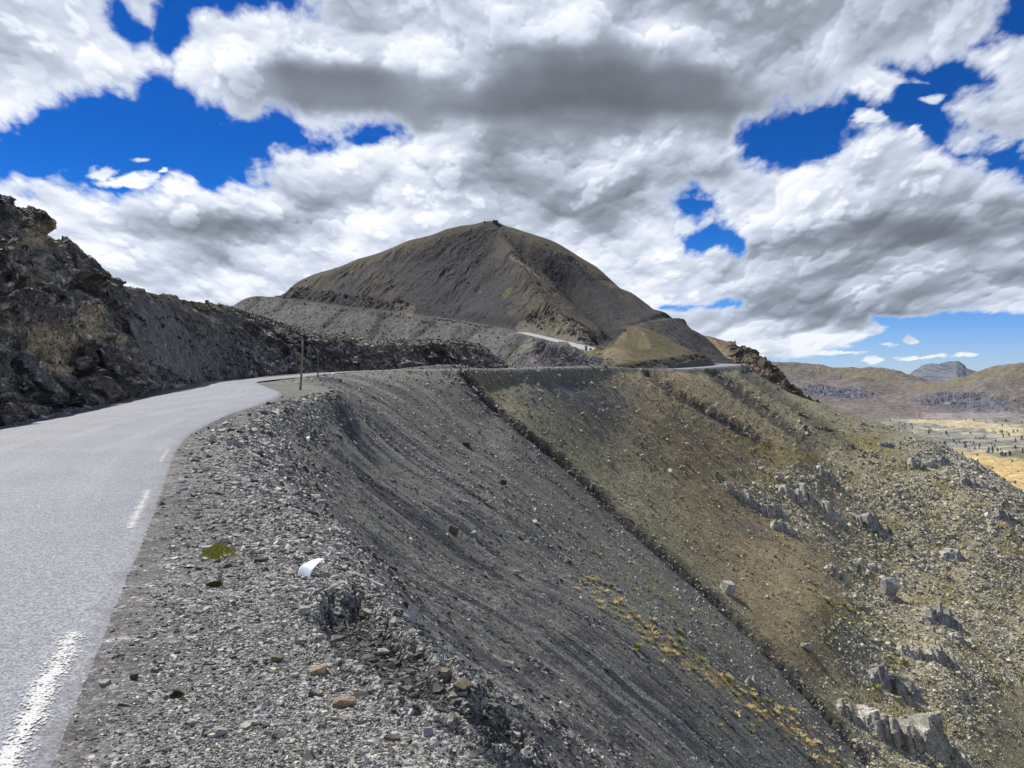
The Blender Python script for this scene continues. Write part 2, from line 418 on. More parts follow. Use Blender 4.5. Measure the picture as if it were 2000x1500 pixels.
    at = t.node('ShaderNodeAttribute'); at.attribute_name = 'flow'; cv, shd, _z = t.sep(at.outputs['Vector'])[:3]
    cr = t.node('ShaderNodeValToRGB'); t.val(cr.inputs[0], shd); e = cr.color_ramp.elements
    e[0].position = 0.; e[0].color = (*lin(92, 97, 106), 1); e[1].position = 1.; e[1].color = (*lin(246, 248, 252), 1)
    for p_, c_ in ((.2, (115, 121, 131)), (.45, (150, 158, 172)), (.7, (195, 204, 220)), (.86, (226, 232, 242))):
        q = e.new(p_); q.color = (*lin(*c_), 1)
    em = t.node('ShaderNodeEmission'); t.l.new(cr.outputs[0], em.inputs[0]); em.inputs[1].default_value = 1.12
    tr = t.node('ShaderNodeBsdfTransparent'); mx = t.node('ShaderNodeMixShader')
    t.l.new(cv, mx.inputs[0]); t.l.new(tr.outputs[0], mx.inputs[1]); t.l.new(em.outputs[0], mx.inputs[2])
    o_ = t.node('ShaderNodeOutputMaterial'); t.l.new(mx.outputs[0], o_.inputs[0])
    m.cycles.emission_sampling = 'NONE'
    o = grid_obj('sky', X, Y, Z, m, None, np.stack([cover, shade, shade], -1), True)
    tag(o, 'broken grey and white clouds over blue sky', kind='structure')
build_sky()

# ------------------------------------------------------------ the road along the ledge
def catmull(P, n=12):
    P = np.array(P, float); out = []
    for i in range(len(P)-1):
        p0 = P[max(i-1, 0)]; p1 = P[i]; p2 = P[i+1]; p3 = P[min(i+2, len(P)-1)]
        for k in range(n):
            t = k/n; out.append(.5*((2*p1)+(-p0+p2)*t+(2*p0-5*p1+4*p2-p3)*t*t+(-p0+3*p1-3*p2+p3)*t**3))
    out.append(P[-1]); return np.array(out)
ROAD = catmull([  # right edge x,y, left edge x,y, height
    (4.2, -12, 0, -13.6, 0), (.9, -4, -3.5, -5.8, 0), (-2.17, 3.56, -6.6, 1.7, 0), (-4.3, 8.9, -8.9, 7.0, 0), (-7.0, 15.5, -11.7, 13.7, .01), (-8.9, 20.9, -14.1, 20, .05),
    (-10.8, 28.6, -16.2, 27.8, .15), (-12.3, 36.3, -19.2, 38, .25), (-13.9, 44.4, -22.6, 49, .4), (-15.8, 51, -25.5, 60, .55), (-20.6, 63, -30, 72, .75),
    (-25, 74, -33.0, 81, .95), (-27.3, 82, -33.3, 88, 1.1), (-26.5, 91, -31, 95.5, 1.45), (-24, 98, -27.6, 102.5, 1.9), (-21.5, 104, -24, 109, 2.25),
    (-16, 108.5, -17.5, 113.5, 2.5), (-7.2, 112, -7.8, 117, 2.66), (-1.5, 116, -2.6, 121, 2.75), (4, 121, 2.2, 126, 2.95), (13.7, 134, 10.5, 138, 3.3),
    (19, 142, 15.5, 145.5, 3.35), (26, 152, 22, 155, 3.1), (37, 166, 33, 169.5, 3.2), (50, 186, 46, 189, 3.9), (60, 199, 55, 203, 4.6), (64, 212, 58, 214, 5.), (62, 228, 57, 226, 5.4)], 14)
def carve(S, road, verge=.6, blend=2.2, drop=.06, ymax=1e9):
    """levels the ground under and beside a road"""
    X, Y = S.X, S.Y; cx = (road[:, 0]+road[:, 2])/2; cy = (road[:, 1]+road[:, 3])/2
    hw = np.hypot(road[:, 0]-road[:, 2], road[:, 1]-road[:, 3])/2
    best = np.full(X.shape, 1e9, np.float32); zz = np.zeros(X.shape, np.float32); side = np.zeros(X.shape, np.float32); along = np.zeros(X.shape, np.float32)
    L = np.concatenate([[0], np.cumsum(np.hypot(np.diff(cx), np.diff(cy)))])
    for i in range(len(cx)-1):
        if cy[i] < S.Y[0, 0]-12: continue
        lo = math.log(max(min(cy[i], cy[i+1])-9-hw[i], S.Y[0, 0])); hi = math.log(max(cy[i], cy[i+1])+9+hw[i])
        r0 = np.searchsorted(S.lY, lo); r1 = np.searchsorted(S.lY, hi)
        if r1 <= r0: continue
        x = X[r0:r1]; y = Y[r0:r1]
        dx, dy = cx[i+1]-cx[i], cy[i+1]-cy[i]; q = dx*dx+dy*dy+1e-9
        u = np.clip(((x-cx[i])*dx+(y-cy[i])*dy)/q, 0, 1)
        d = np.hypot(x-cx[i]-u*dx, y-cy[i]-u*dy)-(hw[i]*(1-u)+hw[i+1]*u)
        m = d < best[r0:r1]
        best[r0:r1] = np.where(m, d, best[r0:r1]); zz[r0:r1] = np.where(m, road[i, 4]*(1-u)+road[i+1, 4]*u, zz[r0:r1])
        side[r0:r1] = np.where(m, np.sign(dx*(y-cy[i])-dy*(x-cx[i])), side[r0:r1])
        along[r0:r1] = np.where(m, L[i]+u*(L[i+1]-L[i]), along[r0:r1])
    k = 1-sstep(best, verge, verge+blend)
    S.Z = np.where(best < 1e8, lerp(S.Z, zz-drop*(1-sstep(best, -.7, -.25))+.010*sstep(best, .0, .35), k), S.Z)
    S.upd(); return best, side, along
def ribbon(name, road, mat, lift=.004, cols=8, jag=0.1, s=3):
    road = np.stack([np.interp(np.linspace(0, len(road)-1, len(road)*3), np.arange(len(road)), road[:, i]) for i in range(5)], 1)
    L = np.concatenate([[0], np.cumsum(np.hypot(np.diff(road[:, 0]+road[:, 2]), np.diff(road[:, 1]+road[:, 3]))/2)])[:, None]
    W = np.hypot(road[:, 0]-road[:, 2], road[:, 1]-road[:, 3])[:, None]
    u = np.linspace(0, 1, cols+1)[None]; m_ = .45
    uu = np.concatenate([-m_/W+0*W, 0*W, u[:, 1:-1]+0*W, 1+0*W, 1+m_/W], 1)
    X = road[:, 0:1]*(1-uu)+road[:, 2:3]*uu; Y = road[:, 1:2]*(1-uu)+road[:, 3:4]*uu
    Z = road[:, 4:5]+lift+.05*(1-(2*np.clip(uu, 0, 1)-1)**2)
    Z[:, 0] -= .05; Z[:, -1] -= .05
    fl = np.stack([uu*W, L+0*uu, W+0*uu], -1)
    return grid_obj(name, X, Y, Z, mat, None, fl, True)

# ------------------------------------------------------------ the near slope, one sheet from the viewer's feet to the spur
near_ctrl = [
    # shoulder and the rim where it breaks off
    (-400, 1500, 3.2), (-400, 1000, 8.9), (-400, 860, 19), (200, 1500, 3.1), (450, 1500, 3.1), (600, 1500, 3.1), (850, 1495, 3.3), (1000, 1500, 3.9), (1100, 1500, 5.2), (1200, 1500, 8), (1300, 1500, 14), (1400, 1500, 24), (1500, 1500, 37), (1600, 1500, 53), (1710, 1500, 75),
    (0, 2300, 1.5), (700, 2300, 1.5), (1000, 2350, 1.5), (1300, 2600, 1.5), (1700, 3000, 1.6), (2300, 3000, 2.2), (1900, 2150, 9), (2300, 2100, 20), (1550, 1900, 7),
    (930, 1400, 4.), (1000, 1400, 5.6), (1100, 1400, 9.3), (1200, 1400, 15.5), (1300, 1400, 25), (1400, 1400, 38), (1500, 1400, 54), (1600, 1380, 79),
    (700, 1300, 4.2), (820, 1300, 4.6), (900, 1300, 6.6), (1000, 1300, 10.3), (1100, 1300, 17.5), (1200, 1300, 27), (1300, 1300, 40), (1400, 1300, 57), (1500, 1275, 83),
    (300, 1200, 5.1), (500, 1200, 5.1), (620, 1195, 5.15), (740, 1200, 5.6), (800, 1200, 7.2), (900, 1200, 12.5), (1000, 1200, 20), (1100, 1200, 31), (1200, 1200, 46), (1300, 1200, 63), (1415, 1190, 88),
    (560, 1100, 6.5), (685, 1100, 6.9), (740, 1100, 12), (800, 1100, 19), (900, 1100, 31), (1000, 1100, 45), (1100, 1100, 62), (1200, 1100, 78), (1300, 1095, 91),
    (350, 1000, 8.9), (480, 1000, 8.95), (590, 1000, 9.3), (630, 1000, 11), (680, 1000, 18.5), (740, 1000, 26), (820, 1000, 37), (900, 1000, 49), (1000, 1000, 66), (1100, 1000, 84), (1205, 1005, 97),
    (380, 900, 14.4), (470, 880, 17), (535, 880, 18.5), (580, 880, 24), (620, 880, 33), (700, 880, 48), (800, 880, 65), (900, 880, 82), (1000, 880, 94), (1075, 888, 102),
    (470, 810, 29), (520, 795, 34), (560, 793, 38), (610, 798, 41), (650, 800, 50), (700, 800, 63), (800, 800, 85), (900, 800, 100), (965, 797, 107),
    (560, 766, 44.5), (600, 762, 47), (640, 748, 76), (610, 738, 84), (700, 727, 103), (760, 724, 107), (905, 723, 111.5),
    # ledge edge, then the big slope
    (980, 722, 116), (1048, 721, 121), (1150, 718, 133), (1200, 718, 141), (1252, 721, 151), (1330, 723, 165), (1400, 719, 184), (1440, 717, 198),
    (1100, 800, 114), (1200, 850, 119), (1300, 838, 127), (1300, 900, 120), (1400, 950, 121), (1500, 1000, 122), (1250, 1000, 101), (1500, 1150, 98), (1600, 1200, 95), (1700, 1150, 115), (1700, 1300, 93), (1600, 1350, 83),
    (1440, 835, 141), (1560, 895, 139), (1440, 765, 172), (1520, 820, 163), (1600, 880, 153), (1620, 950, 138),
    (1850, 1100, 127), (2000, 1150, 123), (2000, 1300, 105), (2000, 1500, 87), (1850, 1300, 98), (1850, 1500, 80), (2400, 1400, 110), (2400, 1700, 80),
    # skyline of the spur and its far side
    (1480, 733, 199), (1530, 762, 192), (1600, 787, 187), (1700, 822, 180), (1800, 855, 172), (1870, 888, 164), (1930, 925, 156), (1980, 962, 148), (2060, 1040, 140), (2250, 1160, 130),
    (1530, 800, 225), (1700, 880, 220), (1870, 960, 212), (2000, 1080, 200), (2200, 1250, 180), (1440, 735, 240), (1400, 740, 260), (1600, 860, 260), (1900, 1080, 260), (2400, 1500, 240),
    # behind the road: hidden ground under the banks
    (-400, 800, 60), (0, 800, 60), (0, 780, 240), (-400, 780, 240), (300, 770, 60), (300, 760, 240), (560, 735, 110), (560, 730, 240), (700, 722, 125), (700, 735, 240), (1000, 718, 135), (1000, 725, 240), (1200, 718, 160), (1200, 725, 240), (1330, 722, 190), (1330, 728, 240)]
S = Sheet(-300, 2300, int(1500*DET), 1.7, 262, int(1500*DET), near_ctrl)
rd, rside, ralong = carve(S, ROAD)
_i = (ROAD[:, 1] > 100); _x = ROAD[_i, 0]*.5+ROAD[_i, 2]*.5; _o = np.argsort(_x)
_yc = np.interp(S.X, _x[_o], (ROAD[_i, 1]*.5+ROAD[_i, 3]*.5)[_o]); _z = np.interp(S.X, _x[_o], ROAD[_i, 4][_o])
S.Z = np.where((S.X > -27) & (S.X < 57), lerp(S.Z, np.minimum(S.Z, _z-.4), sstep(S.Y-_yc, 3.5, 7)), S.Z); S.upd()

# fall-line coordinates: every place is traced back to where its stone would have started on the rim
def flow(X, Y):
    y0 = [0, 3.6, 5.6, 9, 17, 30, 50, 75, 95, 112, 130, 152, 180, 200, 260]
    ph = [22, 22, 20, 18, 14, 8, 2, -14, -30, -38, -34, -22, -18, -10, 0]
    xs = [.9, -.3, -1.05, -2.5, -5.2, -9.8, -13.5, -22, -25, -7, 9, 27, 46, 60, 70]
    c = Y.copy()
    for k in range(14):
        p = np.interp(c, y0, ph); x0 = np.interp(c, y0, xs)
        c = .5*c+.5*np.clip(Y-(X-x0)*np.tan(np.radians(p)), 0, 260)
    p = np.interp(c, y0, ph); x0 = np.interp(c, y0, xs)
    return c, (X-x0)/np.cos(np.radians(p))
FC, FD = flow(S.X, S.Y)
PX, PY = S.PX.copy(), S.PY.copy()
# how far off the road (right-hand side) the natural ground starts to be rough
off = sstep(rd, .15, 2.5)
slope = sstep(FD, -.1, np.clip(S.Y*.12, .35, 3))*off
wob = 26*fbm(PX/90, PY/60, 4, 5)
far = sstep(S.Y, 60, 110)
near = np.clip(S.Y/28, .05, 1)
dz = off*np.clip(S.Y/12, .25, 1)*.05*fbm(S.X*.9, S.Y*.9, 5, 2)
dz += slope*near*(.35*fbm(FC/3.5, FD/30, 4, 8)+.5*far*fbm(FC/9, FD/60, 4, 9)+.16*fbm(FC/.8, FD/6, 3, 10))
dz += off*near*.16*fbm(S.X/3.1, S.Y/3.1, 4, 12)
dz += (.45+.55*off)*sstep(rd, -.1, .3)*.013*np.clip(S.Y/5, .6, 3)*fbm(S.X*7, S.Y*7, 3, 13)
# gullies
GA = [(905, 728), (940, 775), (1010, 835), (1100, 905), (1200, 1000), (1290, 1080), (1400, 1175), (1500, 1270), (1600, 1380), (1700, 1490), (1790, 1600)]
GB = [(1265, 727), (1330, 775), (1390, 808), (1440, 835), (1500, 870), (1560, 895)]
GC = [(1385, 722), (1440, 765), (1520, 820), (1600, 880), (1680, 930)]
GD = [(1455, 730), (1530, 780), (1600, 830), (1660, 870)]
def gully(pts, width, depth, seed, fade=(0, 0)):
    global dz
    jx = 5*fbm(PY/14, PX*0, 3, seed); d, t = line_dist(PX+jx, PY+jx*.6, pts)
    dm = d/FPX*S.Y; w = width*(.7+.6*(fbm(t*25, t*0, 3, seed+3)+.5))
    amp = depth*(1-sstep(t, 1-fade[1]-1e-6, 1.01) if fade[1] else 1)*sstep(d, 70, 35)*off
    dz = dz-amp*np.exp(-(dm/w)**2)*(1+.35*fbm(PX/26, PY/26, 3, seed+7))+amp*.22*np.exp(-((dm-w*2.2)/w)**2)
    return np.clip(1.25*np.exp(-(dm/(w*1.55))**2), 0, 1)*sstep(d, 70, 35)*off, t
gA, tA = gully(GA, .38, .9, 41)
gB, tB = gully(GB, .6, .9, 42, (0, .3))
gC, tC = gully(GC, .8, .95, 43, (0, .4))
gD, tD = gully(GD, .7, .4, 44, (0, .4))
# the scooped hollow just beyond the rim near the viewer
hol = blob(PX, PY, 690, 1225, 75, 62, 25)+.95*blob(PX, PY, 800, 1320, 110, 52, 30)+.8*blob(PX, PY, 960, 1420, 100, 40, 35)
hol = np.clip(hol+.3*fbm(PX/40, PY/40, 4, 77)*sstep(hol, .02, .3), 0, 1)
dz = dz-.17*sstep(hol, .3, .8)*np.clip(S.Y/6, .5, 1.2)+.05*sstep(hol, .1, .25)*sstep(hol, .5, .3)
# blocky limestone ground on the lower right
rocky = np.clip(blob(PX, PY, 1900, 1080, 330, 170, 28)+blob(PX, PY, 1800, 1250, 170, 200, 0)+blob(PX, PY, 1560, 970, 130, 50, 10)+blob(PX, PY, 1800, 1420, 120, 130, 0), 0, 1)
rk = sstep(rocky+.35*fbm(PX/60, PY/45, 4, 15), .25, .75)*(S.Y > 60)
fx, fy, fz = S.X/1.6, S.Y/1.6, S.Z/2.6
dz = dz+rk*(.22*facet(fx*.7, fy*.7, fz*.7, 21)+.08*facet(fx*2.2, fy*2.2, fz*2.2, 22)+.5*np.maximum(0, fbm(S.X/9, S.Y/9, 3, 23)))
spurk = sstep(line_dist(PX, PY, [(1740, 838), (1870, 888), (1980, 962), (2100, 1060)])[0], 70, 0)*sstep(PX, 1700, 1850)
dz = dz+spurk*(.35*facet(fx*.6, fy*.6, fz*.6, 25)+.12*facet(fx*1.6, fy*1.6, fz*1.6, 26))
Zb = S.Z.copy()
S.Z = S.Z+dz; S.upd()

# colours of the ground, with the gully shade painted in
def shale(v): return lin(v, v, v+2)
C = np.zeros(S.X.shape+(3,)); C[:] = lin(100, 100, 94)                                   # grey shale
n1 = fbm(PX/120, PY/70, 5, 31); n2 = fbm(FC/2.2, FD/22, 5, 33); n3 = fbm(PX/30, PY/22, 4, 34)
C = paint(C, sstep(n2+.6*n1, -.02, .2)*.9*slope, lin(60, 61, 67))
C = paint(C, sstep(fbm(FC/3, FD/40, 5, 35), .03, .22)*.75*slope, lin(124, 125, 117))
# pale gravel along the shoulder and rim
sh = sstep(FD, 1.0, -.3)*sstep(S.Y, 75, 40)
C = paint(C, sh*.8, lin(112, 110, 107))
C = paint(C, sh*sstep(rd, 1.6, .1)*.85, lin(92, 90, 90))
C = paint(C, hol*.95, lin(50, 50, 54))
# green-grey middle slope, browner to the right
q = sstep(PX-.55*(PY-730)+wob*1.6, 1080, 1300)*(S.Y > 50)
C = paint(C, .75*sstep(PX-.9*(PY-730)+wob*2, 640, 860)*(S.Y > 25), lin(100, 100, 92))
dA, _ = line_dist(PX, PY, GA)
rightA = sstep(PX-np.interp(PY, [p[1] for p in GA], [p[0] for p in GA])+wob*.15, -2, 10)*(S.Y > 60)*(PY > 726)
C = paint(C, rightA*.85, lin(110, 106, 82))
br = np.clip(blob(PX, PY, 1450, 930, 260, 110, 33)+.8*blob(PX, PY, 1400, 850, 200, 60, 35)+blob(PX, PY, 1500, 1080, 150, 110, 30)+.9*blob(PX, PY, 1580, 1230, 120, 90, 40), 0, 1)
C = paint(C, rightA*sstep(br+.5*n3+.3*n1, .15, .7)*.8, lin(113, 101, 77))
oc = np.clip(blob(PX, PY, 1560, 905, 120, 28, 22)+blob(PX, PY, 1700, 870, 90, 26, 20)+blob(PX, PY, 1640, 1210, 110, 26, 42)+.8*blob(PX, PY, 1830, 885, 50, 14, 15)+.7*blob(PX, PY, 1600, 950, 80, 14, 20)+.6*blob(PX, PY, 1480, 870, 100, 14, 30), 0, 1)
C = paint(C, sstep(oc+.5*n3, .3, .9)*.75*(S.Y > 60), lin(108, 98, 56))
yl = sstep(line_dist(PX+wob*.5, PY+wob*.3, [(1130, 1130), (1220, 1200), (1330, 1285), (1430, 1345), (1540, 1420), (1650, 1500)])[0]-12*n3, 26, 4)*sstep(n3+.4*fbm(PX/9, PY/9, 3, 36), -.15, .3)
C = paint(C, yl*sstep(PX, 1120, 1350)*.85, lin(158, 138, 82))
gr = blob(PX, PY, 1400, 1235, 170, 60, 42)+.5*blob(PX, PY, 1290, 1150, 120, 40, 40)
C = paint(C, gr*sstep(n3+.3*fbm(PX/12, PY/12, 3, 37), .0, .35)*.6*(1-rightA), lin(104, 110, 62))
C = paint(C, rk*.7, lin(136, 128, 102)); C = paint(C, rk*sstep(fbm(S.X/1.2, S.Y/1.2, 3, 38), .05, .3)*.6, lin(165, 160, 145))
C = paint(C, rk*sstep(fbm(S.X/6, S.Y/6, 4, 39), .0, .25)*.7, lin(112, 102, 62))
C = paint(C, spurk*.6, lin(140, 138, 128))
C = paint(C, .55*blob(PX, PY, 1465, 1030, 45, 14, 30), lin(84, 84, 86))
C = paint(C, np.clip(1.1*blob(PX, PY, 1120, 770, 130, 48, 18), 0, 1)*rightA*.9*(.8+.6*n3), lin(84, 84, 86))
for g_, t_, a_ in ((gA, tA, 1.), (gB, tB, .9*(1-sstep(tB, .6, 1))), (gC, tC, .85*(1-sstep(tC, .5, 1))), (gD, tD, .7)):
    C = paint(C, g_*a_*(.85+.4*n3), lin(40, 39, 42))  # shade inside the gullies painted as a dark tone

ALB = (1+.10*rightA-.17*slope*(1-rightA)*(1-.6*hol))[..., None]  # colour past the long gully raised to make up for weak sun there
M_ground = ground_mat('shale_ground', (26, 6, 1.1, .2), (.55, .45, .3, .2), (70, .3, 1.9), .7, .012, .88, streak=((3.5, .35, 0), .25))
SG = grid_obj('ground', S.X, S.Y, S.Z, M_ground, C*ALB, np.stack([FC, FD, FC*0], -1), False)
tag(SG, 'grey shale slope falling away from the road ledge', kind='structure')

# asphalt: worn, pale, rougher patches, gravel drifted over its edges
def asphalt_mat(name, base=(.235, .25, .28)):
    m = bpy.data.materials.new(name); m.use_nodes = True; t = NT(m.node_tree)
    b = t.n['Principled BSDF']; b.inputs['Roughness'].default_value = .62; b.inputs['Specular IOR Level'].default_value = .5
    co = t.node('ShaderNodeTexCoord').outputs['Object']
    fa = t.node('ShaderNodeAttribute'); fa.attribute_name = 'flow'; u, v, w = t.sep(fa.outputs['Vector'])[:3]
    n0 = t.noise(co, 160, 2., .7); n1 = t.noise(co, .5, 4., .55); n2 = t.noise(t.comb(t.m('MULTIPLY', u, 1.4), t.m('MULTIPLY', v, .09)), 1., 4., .5)
    v1 = t.voro(co, 85, 'Color'); r = t.sep(v1)[0]
    c = t.mix(t.ramp(n1, .3, .7), (base[0]*.85, base[1]*.85, base[2]*.86, 1), (*base, 1))
    c = t.mix(t.ramp(n2, .45, .7, 0., .5), c, (base[0]*1.35, base[1]*1.33, base[2]*1.28, 1))
    c = t.vm('SCALE', c, t.ramp(r, 0, 1, .4, 1.65, 'LINEAR')); c = t.vm('SCALE', c, t.ramp(t.noise(co, 28, 3., .7), .3, .7, .78, 1.22, 'LINEAR'))
    c = t.mix(t.ramp(t.noise(co, 300, 1., .5), .62, .7, 0., .5), c, (.42, .42, .43, 1))
    # tar cracks and the gravelly margins
    edge = t.m('ADD', .26, t.m('MINIMUM', u, t.m('SUBTRACT', w, u)))
    e = t.ramp(t.m('ADD', edge, t.m('MULTIPLY', t.m('SUBTRACT', t.noise(co, 2.2, 6., .7), .5), 1.1)), .34, -.02)
    c = t.mix(t.m('MULTIPLY', e, .85), c, t.vm('SCALE', t.mix(0., (.105, .1, .098, 1), (.1, .1, .1, 1)), t.ramp(t.noise(co, 45, 4., .7), .3, .7, .4, 1.9)))
    t.l.new(c, b.inputs['Base Color'])
    bp = t.node('ShaderNodeBump'); bp.inputs['Strength'].default_value = .6; bp.inputs['Distance'].default_value = .006
    t.l.new(t.m('ADD', r, n0), bp.inputs['Height']); t.l.new(bp.outputs[0], b.inputs['Normal'])
    return m
M_asph = asphalt_mat('worn_asphalt')
tag(ribbon('road', ROAD, M_asph, .012, 12, .14), 'worn grey mountain road', kind='structure')

def paint_mat():
    m = bpy.data.materials.new('worn_white_paint'); m.use_nodes = True; t = NT(m.node_tree)
    b = t.n['Principled BSDF']; b.inputs['Roughness'].default_value = .7; b.inputs['Base Color'].default_value = (.62, .62, .6, 1)
    co = t.node('ShaderNodeTexCoord').outputs['Object']
    fa = t.node('ShaderNodeAttribute'); fa.attribute_name = 'flow'; u, v, w = t.sep(fa.outputs['Vector'])[:3]
    n = t.m('ADD', t.noise(t.vm('MULTIPLY', co, (1, 1, 1)), 55, 4., .7), t.m('MULTIPLY', t.noise(co, 9, 3., .6), .35))
    ed = t.m('MULTIPLY', t.m('ABSOLUTE', t.m('SUBTRACT', u, .5)), .5)
    k = t.ramp(t.m('SUBTRACT', n, t.m('ADD', ed, t.m('MULTIPLY', v, .006))), .535, .60)
    t.l.new(k, b.inputs['Alpha'])
    return m
M_line = paint_mat()
def dash(L0, L1, w=.2, inset=.14):
    """one worn edge-line dash, between two distances along the right road edge"""
    e = ROAD[:, :2]; L = np.concatenate([[0], np.cumsum(np.hypot(*np.diff(e, axis=0).T))])
    s_ = np.linspace(L0, L1, 24); x = np.interp(s_, L, e[:, 0]); y = np.interp(s_, L, e[:, 1])
    lx = np.interp(s_, L, ROAD[:, 2])-x; ly = np.interp(s_, L, ROAD[:, 3])-y; q = np.hypot(lx, ly); lx /= q; ly /= q
    z = np.interp(s_, L, ROAD[:, 4])
    us = np.linspace(0, 1, 3)[None]
    ww = inset+us*w
    Xd = x[:, None]+lx[:, None]*ww; Yd = y[:, None]+ly[:, None]*ww
    u_ = ww/q[:, None]; Zd = z[:, None]+.012+.05*(1-(2*u_-1)**2)+.006
    o = grid_obj('road_marking', Xd, Yd, Zd, M_line, None, np.stack([us+0*Xd, Yd, 0*Xd], -1), True)
    tag(o, 'worn white edge line dash', kind='structure')
def along(y):
    e = ROAD[:, :2]; L = np.concatenate([[0], np.cumsum(np.hypot(*np.diff(e, axis=0).T))]); return float(np.interp(y, e[:, 1], L))
for a_, b_ in ((1.7, 4.72), (7.9, 10.6), (14.0, 16.4)): dash(along(a_), along(b_), .22, -.03)

# ------------------------------------------------------------ the bare peak and the road climbing across its foot
UP = catmull([  # upper road: px, py, distance on the viewer's side edge / far edge
    (1190, 700, 196), (1176, 694, 205), (1150, 684, 226), (1120, 675, 246), (1085, 666, 268), (1040, 655, 298), (1000, 646, 325), (950, 637, 352), (905, 629, 380), (860, 622, 402), (800, 614, 425), (750, 607, 443), (675, 600, 468), (610, 591, 492), (545, 583, 515), (504, 579, 535), (470, 592, 560)], 8)
def up_road():
    out = []
    c = np.array([P3(a, b, d) for a, b, d in UP])
    t = np.gradient(c[:, :2], axis=0); t /= np.linalg.norm(t, axis=1)[:, None]
    w = np.interp(np.arange(len(c)), [0, 8, 16, 30, 60, len(c)], [4.6, 5.2, 3.4, 2.6, 2.2, 2.])
    for i in range(len(c)):
        nx, ny = t[i, 1], -t[i, 0]                       # towards the hillside
        if ny < 0: nx, ny = -nx, -ny
        out.append((c[i, 0]-nx*w[i]*.5, c[i, 1]-ny*w[i]*.5, c[i, 0]+nx*w[i]*1.5, c[i, 1]+ny*w[i]*1.5, c[i, 2]))
    return np.array(out)
UPR = up_road()
RUP = catmull([(1225, 642, 372), (1240, 637, 380), (1275, 630, 396), (1308, 622, 418), (1328, 623, 436)], 8)
def flat_road(P, w):
    c = np.array([P3(a, b, d) for a, b, d in P]); t = np.gradient(c[:, :2], axis=0); t /= np.linalg.norm(t, axis=1)[:, None]
    s_ = np.where(t[:, 0] < 0, 1, -1)
    nx = t[:, 1]*s_; ny = -t[:, 0]*s_
    k = np.where(ny < 0, -1, 1); nx = nx*k; ny = ny*k
    return np.stack([c[:, 0]-nx*w*.4, c[:, 1]-ny*w*.4, c[:, 0]+nx*w*1.2, c[:, 1]+ny*w*1.2, c[:, 2]], 1)
RUPR = flat_road(RUP, 3.)
crest = [(300, 690, 600), (380, 650, 590), (455, 603, 560), (500, 580, 545), (541, 580, 540), (575, 555, 552), (620, 534, 565), (700, 505, 575), (800, 469, 580), (870, 448, 575), (900, 441, 572), (945, 433, 568), (969, 433, 565), (1000, 444, 560), (1040, 458, 556), (1095, 479, 545), (1120, 494, 535),
         (1165, 521, 518), (1230, 570, 480), (1300, 611, 440), (1330, 624, 425), (1380, 660, 380), (1440, 711, 330), (1500, 765, 300), (1560, 815, 280)]
mt_ctrl = [(a, b, c) for a, b, c in crest]+[(a, b+9, c+14) for a, b, c in crest]+[(a, b+95, c+110) for a, b, c in crest]+[(a, b+260, c+330) for a, b, c in crest[::2]]
mt_ctrl += [(a, b, d) for a, b, d in UP[::6]]+[(1240, 637, 380), (1308, 622, 418)]
mt_ctrl += [  # hillside above the roads
    (560, 580, 530), (640, 580, 500), (700, 560, 510), (760, 580, 480), (820, 590, 450), (700, 530, 550), (800, 510, 540), (800, 550, 500), (880, 590, 445), (900, 540, 505), (870, 480, 558), (930, 470, 552), (930, 600, 415), (950, 560, 455),
    (975, 445, 558), (1000, 500, 480), (1020, 540, 430), (1035, 575, 395), (1060, 605, 360), (1090, 630, 325), (1120, 648, 296), (1150, 668, 262), (1000, 600, 370), (1000, 560, 410), (985, 625, 345), (1040, 635, 315),
    (1060, 520, 492), (1110, 545, 492), (1150, 580, 462), (1180, 620, 412), (1195, 645, 370), (1120, 600, 400), (1160, 640, 340), (1120, 520, 505), (1200, 580, 465), (1260, 610, 430),
    # below the roads
    (600, 655, 440), (680, 662, 425), (750, 668, 408), (850, 668, 372), (900, 672, 345), (950, 680, 320), (600, 740, 380), (750, 745, 340), (450, 690, 470), (450, 760, 380), (300, 760, 400),
    (900, 740, 270), (990, 700, 240), (1000, 714, 150), (1000, 700, 165), (1010, 680, 195), (1050, 714, 147), (1050, 672, 165), (1100, 714, 152), (1100, 690, 166), (1100, 686, 200), (1060, 674, 230), (1000, 672, 250), (930, 700, 250), (860, 760, 200), (860, 790, 145), (700, 790, 150), (500, 800, 150), (300, 800, 150), (820, 730, 300), (1150, 714, 158), (1150, 697, 172), (1190, 708, 180), (960, 718, 150), (960, 690, 220), (930, 730, 180), (1200, 712, 175), (1000, 745, 128), (1200, 745, 135), (900, 790, 140),
    (1260, 665, 350), (1320, 665, 345), (1380, 705, 310), (1300, 700, 310), (1440, 745, 280), (1230, 700, 260), (1300, 740, 250), (1440, 790, 230), (1220, 672, 300)]
def behind_road(T):
    """the ground beyond the ledge dips under the road instead of sticking out on its open side"""
    i = ROAD[:, 1] > 100
    X_ = (ROAD[i, 0]*.4+ROAD[i, 2]*.6); Y_ = (ROAD[i, 1]*.4+ROAD[i, 3]*.6); o = np.argsort(X_)
    yc = np.interp(T.X, X_[o], Y_[o])
    T.Z = T.Z-9*sstep(T.Y-yc, 1.5, -1.5)-60*sstep(T.Y-yc, 0, -30)
MT = Sheet(280, 1560, int(1150*DET), 140, 900, int(900*DET), mt_ctrl, 4.5, 230, 1e-6, 3)
rdm, _, _ = carve(MT, UPR, .8, 4, .05); rdm2, _, _ = carve(MT, RUPR, .6, 4, .05)
px, py = MT.PX.copy(), MT.PY.copy(); offm = sstep(np.minimum(rdm, rdm2), .5, 4)
spur = [(960, 437), (1000, 500), (1020, 540), (1038, 575), (1060, 605), (1090, 630), (1130, 655), (1160, 672)]
sx_ = np.interp(py, [p[1] for p in spur], [p[0] for p in spur])
